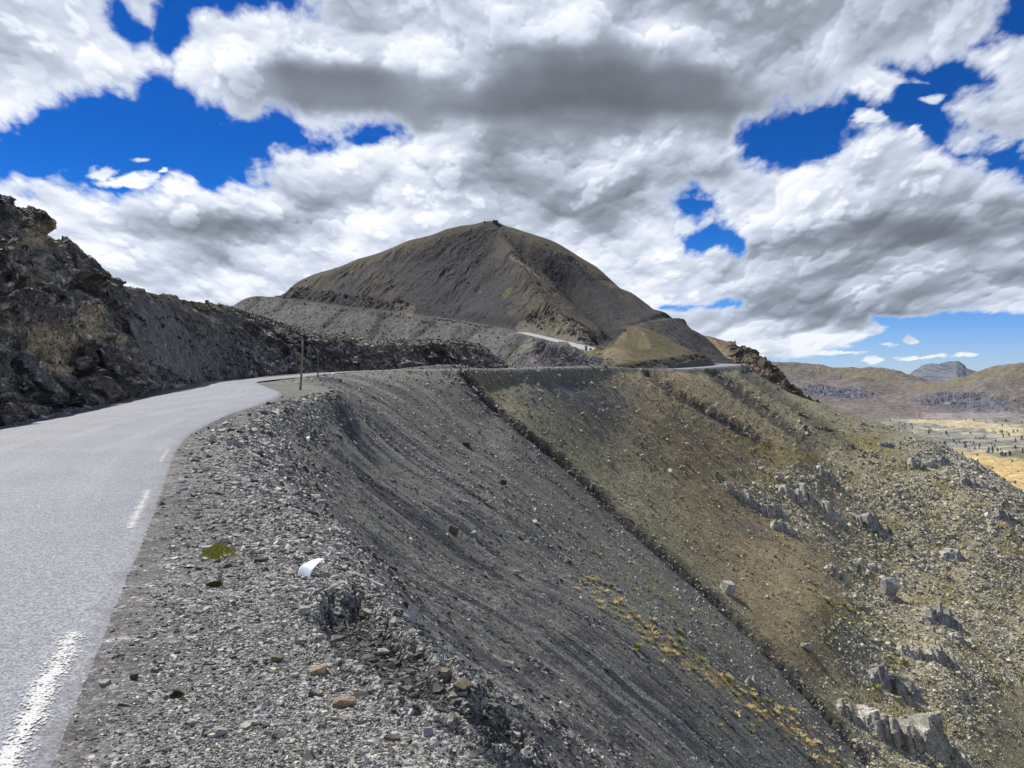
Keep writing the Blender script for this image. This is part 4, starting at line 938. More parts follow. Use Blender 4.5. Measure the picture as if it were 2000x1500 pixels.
def on_sheet(r, k):
    u = rng.uniform(0, 1, len(r)); v = rng.uniform(0, 1, len(r))
    def g(F): return F[r, k]*(1-u)*(1-v)+F[r, k+1]*u*(1-v)+F[r+1, k]*(1-u)*v+F[r+1, k+1]*u*v
    P = np.stack([g(S.X), g(S.Y), g(S.Z)], 1)
    Nn = SN[np.clip(r//kk, 0, SN.shape[0]-1), np.clip(k//kk, 0, SN.shape[1]-1)]
    return P, Nn
def grey(v, w=0.): w = w+.03; return np.stack([v*(1+w), v*(1+w*.55), v*(1-w*1.5)], -1)
offr = sstep(rd, .0, .6)
# where stones lie: thick on the shoulder and rim, thinner streaks down the slope, blocks on the rocky ground
patch = .35+.65*sstep(fbm(PX/45, PY/30, 4, 301), -.25, .15)
strk = .12+.88*sstep(fbm(FC/1.6, FD/9, 4, 302)+.35*fbm(S.X/.9, S.Y/.9, 3, 303), .0, .3)
rim = sstep(FD, -.8, .0)*sstep(FD, .7, .1)
w_near = offr*(S.Y < 70)*(lerp(patch, strk*.55, slope)+.9*rim)*(.3+.7*sstep(rd, .2, 1.6))
r, k = sample(S, 120000, w_near)
P, Nn = on_sheet(r, k)
px_s = np.exp(rng.normal(1.62, .52, len(r)))*lerp(1.12, .52, slope[r, k]*sstep(P[:, 1], 6, 18))
size = np.clip(px_s*P[:, 1]/FPX, .008+rng.uniform(0, .012, len(r)), .6)
sl = slope[r, k]
v = np.where(rng.uniform(0, 1, len(r)) < lerp(.58, .45, sl), rng.uniform(.22, .55, len(r)), rng.uniform(.05, .14, len(r)))
hr_ = sstep(hol[r, k], .3, .7); v = v*lerp(1, np.where(rng.uniform(0, 1, len(r)) < .85, .3, .75), hr_)
size = size*lerp(1, 1.25, hr_)
cc_ = grey(v, rng.normal(.015, .03, len(r)))
fall = np.radians(np.interp(FC[r, k], [0, 17, 30, 50, 75, 95, 112], [22, 14, 8, 2, -14, -30, -38]))
ang = np.where(rng.uniform(0, 1, len(r)) < .6, rng.normal(.15, .5, len(r)), rng.uniform(0, 6.28, len(r)))
ang = np.where(rng.uniform(0, 1, len(r)) < .85*sl, fall+rng.normal(0, .22, len(r)), ang)
chips('gravel', P, Nn, size*(1+.5*sl), rng.uniform(1.1, 2.6, len(r))+1.0*sl, rng.uniform(.10, .32, len(r)), cc_, ang, .3, .22, 'loose grey shale chips strewn over the shoulder and slope')
w_far = (S.Y >= 55)*offr*(.5*strk+.12)*(1-.45*rightA+(2.8*rk+2.5*spurk)*(.12+.88*sstep(fbm(S.X/7, S.Y/7, 5, 305), -.12, .22)))
r, k = sample(S, 46000, w_far, y0=700)
P, Nn = on_sheet(r, k)
rocky_here = np.clip(rk[r, k]+spurk[r, k], 0, 1)
size = np.clip(np.exp(rng.normal(1.15, .45, len(r))+.32*rocky_here)*P[:, 1]/FPX, .08, 2.2)
lightp = .34+.4*rocky_here
v = np.where(rng.uniform(0, 1, len(r)) < lightp, rng.uniform(.26, .56, len(r)), rng.uniform(.13, .2, len(r)))
wr = rightA[r, k]
cc_ = grey(v, .02+.07*wr+rng.normal(0, .02, len(r)))
ang = rng.normal(-.5, .7, len(r))
chips('gravel', P, Nn, size, rng.uniform(1.1, 2.2, len(r)), rng.uniform(.15, .6, len(r)), cc_, ang, .25, .35, 'loose stones scattered over the far slope')
# chips under and on the dark cutting
CN = normals(CL); CN = np.where(CN[..., 1:2] > 0, -CN, CN)
cpx_ = 1000+CL[..., 0]/CL[..., 1]*FPX; cpy_ = HZ-(CL[..., 2]-EYE)/CL[..., 1]*FPX
w = np.clip(-np.gradient(cpy_, axis=0), 0, 6)*(cpx_ > -40)*(CN[..., 2] > .25)*(.12+.7*bay+.6*grass)
c_ = np.cumsum(w.ravel()); i_ = np.searchsorted(c_, rng.uniform(0, c_[-1], 11000)); P = CL.reshape(-1, 3)[i_]; Nn = CN.reshape(-1, 3)[i_]
size = np.clip(np.exp(rng.normal(1.5, .5, len(P)))*P[:, 1]/FPX, .03, .8)
v = np.where(rng.uniform(0, 1, len(P)) < .4, rng.uniform(.14, .34, len(P)), rng.uniform(.04, .1, len(P)))
chips('gravel', P, Nn, size, rng.uniform(1.2, 2.8, len(P)), rng.uniform(.12, .4, len(P)), grey(v, .03+rng.normal(0, .03, len(P))), rng.normal(-.3, .6, len(P)), .3, .4, 'shale splinters caught on the dark cutting')
# stones on the foot of the peak and the knoll
MN, mk = sheet_normals(MT)
wf = (.12+.5*low+.9*crag)*offm*(py*0+1 if False else 1)
r, k = sample(MT, 6000, wf, x0=440, x1=1450, y0=430, y1=720)
P = np.stack([MT.X[r, k], MT.Y[r, k], MT.Z[r, k]], 1); Nn = MN[np.clip(r//mk, 0, MN.shape[0]-1), np.clip(k//mk, 0, MN.shape[1]-1)]
size = np.clip(np.exp(rng.normal(.75, .4, len(P)))*P[:, 1]/FPX, .2, 2.2)
v = np.where(rng.uniform(0, 1, len(P)) < .6, rng.uniform(.14, .34, len(P)), rng.uniform(.07, .1, len(P)))
chips('gravel', P, Nn, size, rng.uniform(1.1, 2., len(P)), rng.uniform(.3, .7, len(P)), grey(v, .04), rng.uniform(0, 6.28, len(P)), .4, .3, 'stones scattered over the foot of the peak')

# ------------------------------------------------------------ single rocks and outcrops
def rock_material(name, col, rough=.8, sc=7.):
    m = bpy.data.materials.new(name); m.use_nodes = True; t = NT(m.node_tree)
    b = t.n['Principled BSDF']; b.inputs['Roughness'].default_value = rough; b.inputs['Specular IOR Level'].default_value = .35
    co = t.node('ShaderNodeTexCoord').outputs['Object']
    n = t.noise(co, sc, 7., .65); n2 = t.noise(t.vm('MULTIPLY', co, (1, 1, 3.5)), sc*2.2, 5., .6)
    c = t.mix(t.ramp(n, .4, .65), (*[v*.62 for v in col], 1), (*col, 1))
    c = t.vm('SCALE', c, t.ramp(n2, .3, .7, .65, 1.3, 'LINEAR'))
    t.l.new(c, b.inputs['Base Color'])
    bp = t.node('ShaderNodeBump'); bp.inputs['Strength'].default_value = .7; bp.inputs['Distance'].default_value = .12/sc
    t.l.new(t.m('ADD', n, n2), bp.inputs['Height']); t.l.new(bp.outputs[0], b.inputs['Normal'])
    return m
M_lime = rock_material('weathered_limestone', (.54, .53, .47), .85, .9)
M_limeb = rock_material('blue_grey_rock', (.42, .42, .41), .85, .9)
M_pale = rock_material('pale_stone', (.46, .45, .42), .75, 22)
M_grey = rock_material('grey_stone', (.24, .24, .245), .8, 22)
M_dark = rock_material('dark_stone', (.085, .085, .092), .8, 22)
M_tan = rock_material('tan_stone', (.40, .30, .19), .8, 22)
M_brown = rock_material('brown_stone', (.22, .18, .13), .85, 14)
def hull_into(bm, pts):
    vs = [bm.verts.new(p) for p in pts]
    r_ = bmesh.ops.convex_hull(bm, input=vs)
    gone = set(r_['geom_interior'])|set(r_['geom_unused'])
    g = [v for v in gone if isinstance(v, bmesh.types.BMVert)]
    bmesh.ops.delete(bm, geom=g, context='VERTS')
def rock_bm(seed, sx=1, sy=1, sz=1, n=16, boxy=.0):
    q = random.Random(seed); bm = bmesh.new(); pts = []
    for i in range(n):
        v = Vector((q.gauss(0, 1), q.gauss(0, 1), q.gauss(0, 1))).normalized()*q.uniform(.82, 1.05)
        if boxy: v = Vector([max(-boxy, min(boxy, c)) for c in v])
        pts.append((v.x*sx*.5, v.y*sy*.5, v.z*sz*.5))
    hull_into(bm, pts); bmesh.ops.recalc_face_normals(bm, faces=bm.faces); return bm
def place_on(o, P, n, spin, sink=0.):
    q = Vector((0, 0, 1)).rotation_difference(n); o.rotation_mode = 'QUATERNION'
    from mathutils import Quaternion
    o.rotation_quaternion = q @ Quaternion((0, 0, 1), spin); o.location = P - n*sink
def ground_normal(P): 
    n = S.normal(P.x, P.y); return n
def single_rock(px, py, wpx, hpx, mat, label, seed, depth=.8, spin=0., upright=.5, name='rock', cat='rock', T=S):
    P = T.hit(px, py+hpx*.35); k = P.y/FPX; w, h = wpx*k, hpx*k
    o = bm_obj(name, rock_bm(seed, w*1.1, w*depth*1.1, h*1.3, 13 if upright > .7 else 20, .5 if upright > .7 else .62), mat)
    n = (ground_normal(P)*(1-upright)+Vector((0, 0, 1))*upright).normalized() if T is S else Vector((0, 0, 1))
    place_on(o, P, n, spin, -h*.28)
    return tag(o, label, cat)
single_rock(621, 1309, 50, 20, M_tan, 'flat tan stone at the left rim of the dark hollow', 1, .7, .2)
single_rock(672, 1370, 62, 22, M_tan, 'orange-stained broken slab at the lower rim of the dark hollow', 2, .6, .15)
single_rock(542, 1287, 34, 20, M_brown, 'brown stone left of the dark hollow', 3, .8)
single_rock(866, 1318, 52, 28, M_brown, 'brown-grey boulder right of the dark hollow', 4, .9, .4)
single_rock(903, 1340, 48, 28, M_brown, 'brownish boulder leaning against a darker one', 5, .9, 1.)
single_rock(750, 1273, 34, 20, M_pale, 'pale rounded stone inside the dark hollow', 6, .8, .3)
single_rock(835, 1428, 40, 32, M_limeb, 'blue-grey slate block in the loose rubble', 7, .6, .5, .8)
single_rock(764, 1440, 44, 16, M_brown, 'long brown flake at the bottom centre', 8, .5, .1)
single_rock(594, 1195, 32, 28, M_pale, 'pale pointed boulder on the left lip of the hollow', 9, .9, .7)
single_rock(598, 1163, 24, 16, M_pale, 'small white stone above the hollow', 10, .9, .7)
single_rock(432, 1432, 34, 22, M_pale, 'white angular flake on the shoulder gravel', 11, .5, .3)
single_rock(497, 1412, 32, 14, M_pale, 'flat pale flake near the bottom of the shoulder', 12, .6, .1)
single_rock(575, 1320, 26, 12, M_pale, 'flat white flake below the brown stone', 13, .6, .1)
single_rock(350, 1300, 26, 12, M_pale, 'white stone lying alone near the asphalt edge', 14, .6, .1)
single_rock(262, 1322, 22, 16, M_dark, 'dark stone with a pale top near the asphalt', 15, .7, .1)
single_rock(925, 1043, 20, 16, M_pale, 'white stone on the mid slope beside a brown boulder', 16, .9)
single_rock(883, 1036, 28, 24, M_brown, 'mossy brown boulder on the mid slope', 17, .9)
single_rock(740, 1091, 26, 12, M_brown, 'brown stone high on the slope beyond the rim', 18, .7, .8)
single_rock(1008, 1118, 26, 12, M_pale, 'pale flake in the middle of the slope', 19, .6, .8)
single_rock(927, 762, 24, 8, M_pale, 'long white slab lying at the head of the dark gully', 20, .45, -.8, .1)
single_rock(860, 742, 16, 7, M_pale, 'short white slab under the road ledge', 21, .5, -.6, .1)
single_rock(980, 941, 26, 12, M_dark, 'dark boulder on the open slope left of the gully', 22, .8)
single_rock(1421, 1146, 46, 38, M_lime, 'lone grey limestone boulder just right of the long gully', 23, .9, .2, .8, 'boulder', 'boulder')
single_rock(1574, 1264, 34, 24, M_lime, 'small limestone boulder on the brown slope', 24, .8, .2, .8, 'boulder', 'boulder')
single_rock(1737, 1143, 52, 50, M_limeb, 'big smooth blue-grey block among pale outcrops', 25, .7, .2, .9, 'boulder', 'boulder')
single_rock(910, 868, 22, 12, M_dark, 'dark stone at mid height of the grey slope', 26, .8)
single_rock(755, 862, 12, 7, M_pale, 'small white stone high on the grey slope', 27, .8)
single_rock(490, 808, 26, 9, M_grey, 'flat grey slab beside the bend', 28, .7)

def hsh(i, s): 
    i = np.asarray(i).astype(np.int64); return (_h(i, i*0+3, 0, s) & 65535)/65535.
def outcrop(px, py, wpx, hpx, mat, label, seed, n=14):
    """a fractured rock step bedded in the slope: its face, its broken top and its back are one closed sheet"""
    B = S.hit(px, py+hpx*.42); k = B.y/FPX; W, H = wpx*k*1.45, hpx*k*.88
    nu, nv = int(max(40, min(110, wpx*1.3))), int(max(36, min(120, hpx*1.5)))
    u = np.linspace(-.5, .5, nu)[None]; v = np.linspace(0, 1, nv)[:, None]
    cw = W/n*.95
    x = u*W+0*v
    col_ = np.floor(x/cw+.35*noise2(x/cw, 0*x, seed)); env = np.clip(1-np.abs(2*u)**3, 0, 1)
    top = H*env*(.5+.5*hsh(col_+50, seed))*(.55+.6*hsh(np.floor(col_/3)+11, seed+8))*(.75+.35*(fbm(x/W*3, 0*x+seed, 2, seed)+.5))
    g = np.array([S.zat(B.x+float(a), B.y) for a in x[0]])[None]-B.z
    up = sstep(v, .0, .62)*0+np.clip(v/.6, 0, 1); back = np.clip((v-.6)/.4, 0, 1)
    z = g-.35*H+(top+.35*H)*up; lean = .22+.25*hsh(col_+9, seed+1)
    y = lean*H*up+back*H*1.1+(hsh(col_+21, seed+2)-.5)*cw*1.2*(1-back*.5)
    gb = np.array([S.zat(B.x+float(a), B.y+H*1.4) for a in x[0]])[None]-B.z
    z = z*(1-back)+back*(np.minimum(gb-.4*H, top+g)); x = x+(hsh(col_+77, seed+5)-.5)*.25*cw*up
    f = cw*.8
    d = .30*facet(x/f, y/f, z/f/2.2, seed+3)+.16*facet(x/f*2.6, y/f*2.6, z/f*1.2, seed+4)+.05*facet(x/f*6, y/f*6, z/f*4, seed+6)
    d = d*f*1.5*(env**.3)
    y = y-d*(1-back); z = z+d*.6*sstep(v, .45, .6); x = x+d*.35
    o = grid_obj('rock_outcrop', x, y, z, mat, None, None, False); o.location = B
    tag(o, label, 'rock outcrop', 'limestone outcrops on the lower right slope')
for i, (a, b, w, h, m, n, lab) in enumerate([
    (1440, 962, 58, 26, M_lime, 12, 'low jagged outcrop at the left end of the upper row'), (1492, 992, 84, 32, M_lime, 16, 'wide outcrop of pale upright blocks second in the upper row'),
    (1548, 962, 36, 44, M_lime, 9, 'tall narrow outcrop above the middle of the upper row'), (1624, 932, 36, 42, M_lime, 8, 'pale pinnacle at the top of the upper row'),
    (1615, 986, 78, 58, M_lime, 18, 'largest dark-jointed outcrop of the upper row'), (1545, 1030, 52, 42, M_lime, 12, 'spiky outcrop below the upper row'),
    (1582, 1012, 24, 32, M_lime, 7, 'thin pale outcrop between two larger ones'), (1708, 1022, 62, 54, M_limeb, 15, 'blue-grey ribbed outcrop right of the upper row'),
    (1640, 1122, 34, 30, M_lime, 8, 'small outcrop left of the big smooth block'), (1706, 1104, 40, 28, M_lime, 9, 'row of pale columns just above the big smooth block'),
    (1866, 1082, 48, 44, M_lime, 11, 'stepped outcrop high on the rubble slope at the right'), (1850, 1206, 58, 52, M_limeb, 13, 'grey outcrop in the middle of the right edge rubble'),
    (1888, 1250, 34, 42, M_lime, 9, 'upright ribbed outcrop near the right edge'), (1825, 1276, 90, 44, M_lime, 18, 'long row of grey columns above the lower cliffs'),
    (1756, 1338, 84, 58, M_limeb, 11, 'dark-faced outcrop over the lower cliff'), (1668, 1396, 42, 46, M_lime, 10, 'pale broken outcrop beside the lower gully'),
    (1766, 1424, 104, 118, M_lime, 12, 'highest columned cliff at the bottom right'), (1846, 1440, 64, 150, M_lime, 7, 'tall pale cliff rib at the bottom right'),
    (1884, 1480, 26, 48, M_lime, 7, 'short pale rib right of the tall cliff rib'), (1477, 1335, 24, 52, M_lime, 7, 'lone pale rib left of the long gully'),
    (1504, 1350, 14, 18, M_lime, 6, 'tiny rib beside the lone pale rib'), (1700, 1462, 50, 32, M_lime, 10, 'low outcrop at the foot of the columned cliff'),
    (1735, 868, 28, 16, M_limeb, 7, 'small grey outcrop on the spur below the skyline'), (1800, 905, 60, 26, M_lime, 13, 'broken outcrop at the shoulder of the spur'),
    (1842, 900, 34, 26, M_limeb, 9, 'blocky outcrop on the spur skyline'), (1905, 945, 50, 24, M_lime, 11, 'rubbly outcrop down the spur edge'), (1955, 1010, 46, 26, M_limeb, 10, 'grey outcrop near the right frame edge under the skyline'),
    (1610, 838, 30, 14, M_brown, 8, 'dark crag on the upper spur below the gully head'), (1570, 812, 20, 9, M_brown, 6, 'small dark crag above the upper spur crag')]):
    outcrop(a, b, w, h, m, lab, 500+i, n)

# countable loose stones: the largest ones, each its own object
protos = {}
for mk_, mt_ in (('pale', M_pale), ('grey', M_grey), ('dark', M_dark), ('brown', M_brown)):
    protos[mk_] = [bm_obj('stone', rock_bm(700+i, 1, rnd.uniform(.45, .8), rnd.uniform(.22, .45), 18, .66), mt_) for i in range(5)]
first = {k: [True]*5 for k in protos}
def scatter(n, px0, px1, pyf, sz, kinds, lab, group, tlt=.2):
    for _ in range(n):
        for _try in range(40):
            px = rnd.uniform(px0, px1); a, b = pyf(px)
            if b > a: break
        py = rnd.uniform(a, b); P = S.hit(px, py); w = rnd.uniform(*sz)*(rnd.random()**.6*.6+.4)*P.y/FPX
        kd = rnd.choice(kinds); i = rnd.randrange(5); src = protos[kd][i]
        if first[kd][i]: o = src; first[kd][i] = False
        else: o = src.copy(); COL.objects.link(o)
        o.scale = (w, w, w); nrm = S.normal(P.x, P.y)+Vector((rnd.gauss(0, tlt), rnd.gauss(0, tlt), 0)); nrm.normalize()
        place_on(o, P, nrm, rnd.uniform(0, 6.28), -w*.05)
        tag(o, '%s %s' % (kd, lab), 'stone', group)
edge_r = lambda y: np.interp(y, [760, 800, 850, 900, 1000, 1200, 1500], [560, 480, 385, 345, 300, 225, 110])
rim_x = lambda y: np.interp(y, [760, 800, 850, 900, 1000, 1200, 1500], [600, 560, 540, 560, 610, 740, 1000])
scatter(75, 200, 900, lambda x: (max(900, 1000+(x-610)*1.25, float(np.interp(x, [110, 225, 300, 345], [1500, 1200, 1000, 900]))+15), 1495), (10, 30), ['pale', 'pale', 'grey', 'dark'], 'flat stone on the gravel shoulder', 'stones on the gravel shoulder')
scatter(75, 610, 930, lambda x: (1160+(x-600)*.45, 1270+(x-600)*.42), (12, 30), ['dark', 'dark', 'dark', 'grey', 'pale'], 'rubble stone in the scooped hollow beyond the rim', 'rubble in the hollow')
scatter(75, 620, 1400, lambda x: (790+(x-620)*.35, min(1490, 1010+(x-620)*.8)), (9, 20), ['pale', 'grey', 'grey', 'dark', 'brown'], 'stone sunk in the open shale slope', 'stones on the shale slope')
scatter(48, 1400, 1990, lambda x: (max(960, 860+(x-1400)*.2), 1490), (7, 17), ['pale', 'pale', 'grey', 'brown'], 'block among the rubble of the right slope', 'blocks on the right slope')
for k in protos:
    for i, o in enumerate(protos[k]):
        if first[k][i]: bpy.data.objects.remove(o)

# white boulders lining the upper road
wb = bm_obj('boulder', rock_bm(801, 1, .7, .7, 18, .66), M_pale); fb = True
for i in range(26):
    px = 858+i*4.1+rnd.uniform(-1, 1); py = np.interp(px, [858, 905, 950, 965], [624, 631, 639, 641])+rnd.uniform(-.8, 1.2); P = MT.hit(px, py)
    o = wb if i == 0 else wb.copy()
    if i: COL.objects.link(o)
    w = rnd.uniform(1.5, 2.5)*(1.8 if i == 0 else 1); o.scale = (w*1.2, w, w*1.1); o.location = P+Vector((0, -.2, .3)); o.rotation_euler = (0, 0, rnd.uniform(0, 6))
    tag(o, 'white boulder in the row lining the upper road' if i else 'largest white block at the left end of the roadside row', 'boulder', 'white boulders along the upper road')

# ------------------------------------------------------------ man-made things
def cyl(bm, p0, p1, r0, r1, n=12, cap=True, bend=0.):
    p0, p1 = Vector(p0), Vector(p1); d = (p1-p0); q = Vector((0, 0, 1)).rotation_difference(d.normalized()); rings = []
    K = 6 if bend else 1
    for k in range(K+1):
        t = k/K; c = p0+d*t+Vector((bend*math.sin(t*math.pi), 0, 0)); r = lerp(r0, r1, t)
        rings.append([bm.verts.new(c+q @ Vector((math.cos(a)*r, math.sin(a)*r, 0))) for a in [2*math.pi*i/n for i in range(n)]])
    for A, B in zip(rings, rings[1:]):
        for i in range(n): bm.faces.new((A[i], A[(i+1) % n], B[(i+1) % n], B[i]))
    if cap: bm.faces.new(rings[0][::-1]); bm.faces.new(rings[-1])
def box(bm, c, s, bev=0.):
    r_ = bmesh.ops.create_cube(bm, size=1.); vs = r_['verts']
    for v in vs: v.co = Vector((c[0]+v.co.x*s[0], c[1]+v.co.y*s[1], c[2]+v.co.z*s[2]))
    if bev: bmesh.ops.bevel(bm, geom=list({e for v in vs for e in v.link_edges}), offset=bev, segments=2, affect='EDGES')
M_wood = plain_mat('weathered_wood', (.30, .25, .18), .9, .4, 9.)
M_iron = plain_mat('dull_steel', (.20, .19, .20), .5, .2, 20., .6)
M_white = plain_mat('white_enamel', (.9, .9, .88), .45, .06, 8.)
M_red = plain_mat('red_enamel', (.55, .035, .03), .45, .1, 8.)
M_orange = plain_mat('orange_enamel', (.75, .2, .05), .45, .1, 8.)
M_blue = plain_mat('pale_blue_enamel', (.25, .33, .62), .45, .1, 8.)
M_black = plain_mat('black_mark', (.02, .02, .022), .5, .1, 8.)
M_board = plain_mat('beige_board', (.32, .27, .2), .7, .3, 6.)
M_conc = plain_mat('old_concrete', (.42, .40, .36), .9, .25, 5.)

def pole(px, py, hpx, r, lean, mat, label):
    P = S.hit(px, py); h = hpx*P.y/FPX; e = empty('snow_pole', P, 0, label, 'pole', 'roadside poles at the bend')
    bm = bmesh.new(); cyl(bm, (0, 0, -.3), (lean*h, 0, h), r*1.12, r*.82, 12, True, .03); bm_obj('pole', bm, mat, e, True)
    bm = bmesh.new(); cyl(bm, (lean*h, 0, h), (lean*h*1.003, 0, h+.03), r*.8, r*.45, 12); bm_obj('pole_cap', bm, mat, e)
pole(586, 762, 98, .085, .055, M_wood, 'tall leaning wooden pole at the edge of the bend')
pole(621, 737, 55, .075, -.03, M_iron, 'thinner grey pole further along the road edge')

def disc(bm, c, r, th, n=28):
    cyl(bm, (c[0], c[1]+th/2, c[2]), (c[0], c[1]-th/2, c[2]), r, r, n)
def ring(bm, c, r0, r1, y0, y1, n=28):
    V = [[bm.verts.new((c[0]+math.cos(a)*r, c[1]+y, c[2]+math.sin(a)*r)) for a in [2*math.pi*i/n for i in range(n)]] for r, y in ((r0, y0), (r0, y1), (r1, y1), (r1, y0))]
    for k in range(4):
        A, B = V[k], V[(k+1) % 4]
        for i in range(n): bm.faces.new((A[i], A[(i+1) % n], B[(i+1) % n], B[i]))
def road_point(px, py, Y):
    X = (px-1000)/FPX*Y; return Vector((X, Y, S.zat(X, Y)))
# direction boards in front of the dark bank
P = road_point(694, 725, 108.2); e = empty('direction_sign', P, 0, 'beige and white direction boards on a post before the dark bank', 'signpost'); k = P.y/FPX
bm = bmesh.new(); cyl(bm, (0, 0, -.2), (0, 0, (725-695)*k), .035, .035, 10); bm_obj('post', bm, M_black, e, True)
zt = lambda y: EYE+(HZ-y)*k-P.z
for nm, x0, x1, y0, y1, mt_ in (('white_board', 692, 698, 696, 698.8, M_white), ('board', 684.5, 700.2, 699.6, 702.1, M_board), ('board', 686, 700, 702.7, 705.2, M_board), ('white_board', 690, 698.2, 706, 708.2, M_white)):
    bm = bmesh.new(); cx = ((x0+x1)/2-694)*k; cz = zt((y0+y1)/2); w = (x1-x0)*k; h = abs(y1-y0)*k
    pts = [(-w/2, -h/2), (w/2, -h/2), (w/2, h/2), (-w/2, h/2)] if nm == 'white_board' else [(-w/2, 0), (-w/2+h*.4, -h/2), (w/2, -h/2), (w/2, h/2), (-w/2+h*.4, h/2)]
    F_ = [bm.verts.new((cx+a, -.05, cz+b)) for a, b in pts]; Bk = [bm.verts.new((cx+a, -.02, cz+b)) for a, b in pts]
    bm.faces.new(F_); bm.faces.new(Bk[::-1])
    for i in range(len(pts)): bm.faces.new((F_[i], Bk[i], Bk[(i+1) % len(pts)], F_[(i+1) % len(pts)]))
    bmesh.ops.recalc_face_normals(bm, faces=bm.faces)
    o = bm_obj('board', bm, mt_, e)
    if nm == 'board':
        bm = bmesh.new(); box(bm, (cx+.05, -.053, cz), (w*.6, .006, h*.22)); bm_obj('lettering', bm, M_black, o)
# post with two round signs at the junction
def post_sign(px, Y, label, name='road_sign', group='road signs at the junction'):
    P = road_point(px, 718, Y); return P, P.y/FPX, empty(name, P, 0, label, 'road sign', group)
P, k, e = post_sign(976, 121.5, 'post with a small red disc above a pale blue disc')
z_ = lambda y: EYE+(HZ-y)*k-P.z
bm = bmesh.new(); cyl(bm, (0, 0, -.3), (0, 0, z_(687)), .04, .04, 10); bm_obj('post', bm, M_iron, e, True)
bm = bmesh.new(); disc(bm, (0, -.06, z_(689.6)), .25, .02); a = bm_obj('red_disc', bm, M_orange, e)
bm = bmesh.new(); box(bm, (0, -.074, z_(690.1)), (.36, .008, .1)); bm_obj('white_bar', bm, M_white, a)
bm = bmesh.new(); disc(bm, (0, -.06, z_(696)), .33, .02); a = bm_obj('blue_disc', bm, M_blue, e)
bm = bmesh.new(); box(bm, (.03, -.074, z_(697)), (.07, .008, .28)); box(bm, (-.06, -.074, z_(694.6)), (.1, .008, .08)); bm_obj('symbol', bm, M_black, a)
# white rectangular panel
P, k, e = post_sign(1039.5, 124.5, 'white upright panel with a black arrow at the junction')
z_ = lambda y: EYE+(HZ-y)*k-P.z
for x in (-.12, .12):
    bm = bmesh.new(); cyl(bm, (x, 0, -.3), (x, 0, z_(700)), .025, .025, 8); bm_obj('leg', bm, M_iron, e, True)
bm = bmesh.new(); box(bm, (0, -.045, z_(703.5)), (.43, .025, .95), .008); a = bm_obj('panel', bm, M_white, e)
bm = bmesh.new(); box(bm, (0, -.062, z_(702)), (.045, .006, .3)); V = [bm.verts.new(q) for q in ((-.09, -.063, z_(702)+.08), (.09, -.063, z_(702)+.08), (0, -.063, z_(702)+.26))]; bm.faces.new(V); bm_obj('arrow', bm, M_black, a)
bm = bmesh.new(); ring(bm, (0, -.062, z_(706)), .055, .085, -.003, .003, 16); bm_obj('symbol', bm, M_black, a)
# round prohibition sign
P, k, e = post_sign(1049.3, 125.5, 'round white sign with a red border on its own post')
z_ = lambda y: EYE+(HZ-y)*k-P.z
bm = bmesh.new(); cyl(bm, (0, 0, -.3), (0, 0, z_(694)), .035, .035, 10); bm_obj('post', bm, M_iron, e, True)
bm = bmesh.new(); disc(bm, (0, -.055, z_(696)), .37, .02); a = bm_obj('face', bm, M_white, e)
bm = bmesh.new(); ring(bm, (0, -.067, z_(696)), .29, .46, -.006, .012); bm_obj('red_border', bm, M_red, e)
bm = bmesh.new(); box(bm, (0, -.07, z_(696)), (.3, .006, .09)); box(bm, (-.02, -.07, z_(696)+.13), (.2, .006, .05)); box(bm, (0, -.07, z_(696)-.12), (.22, .006, .05)); bm_obj('symbol', bm, M_black, a)
# plain posts
P = road_point(1033.5, 718, 124.8); e = empty('marker_post', P, 0, 'thin pale post left of the white panel', 'post')
bm = bmesh.new(); cyl(bm, (0, 0, -.2), (0, 0, .95), .03, .026, 8); bm_obj('post', bm, M_conc, e, True)
bm = bmesh.new(); box(bm, (0, 0, 1.), (.09, .05, .1), .01); bm_obj('cap', bm, M_white, e)
P = MT.hit(1147, 690); e = empty('marker_post', P, 0, 'thin dark post at the edge of the upper road by the riders', 'post')
bm = bmesh.new(); cyl(bm, (0, 0, -.2), (0, 0, 2.1), .06, .05, 8); bm_obj('post', bm, M_iron, e, True)
bm = bmesh.new(); cyl(bm, (0, 0, 2.1), (0, 0, 2.2), .06, .03, 8); bm_obj('cap', bm, M_white, e)
# concrete slab on the bank
Pk = P3(891, 676, 131.5); bm = bmesh.new(); box(bm, (0, 0, .2), (1.45, .8, .42), .04)
for v in bm.verts: v.co += Vector((rnd.uniform(-.03, .03), rnd.uniform(-.03, .03), rnd.uniform(-.02, .02)))
o = bm_obj('concrete_block', bm, M_conc); o.location = (Pk[0], Pk[1], Pk[2]-.1); tag(o, 'pale flat block on top of the dark bank', 'block')
# summit shelter and cairn
P = MT.hit(968, 437.5); e = empty('stone_shelter', P, 0, 'tiny dark stone hut on the summit', 'hut')
bm = bmesh.new(); box(bm, (.5, 0, .4), (2.6, 2.2, 2.6), .06); bm_obj('wall', bm, M_dark, e)
bm = bmesh.new(); box(bm, (.5, 0, 1.78), (3., 2.6, .16), .03); bm_obj('roof', bm, M_dark, e)
bm = bmesh.new(); box(bm, (-1.4, 0, .9), (1.2, 1.6, 2.9), .06); bm_obj('turret', bm, M_dark, e)
P = MT.hit(946.5, 436); bm = rock_bm(811, 1.8, 1.6, 2.2, 24, .7); o = bm_obj('cairn', bm, M_dark); o.location = P+Vector((0, 0, .5)); tag(o, 'small dark cairn left of the summit hut', 'cairn')

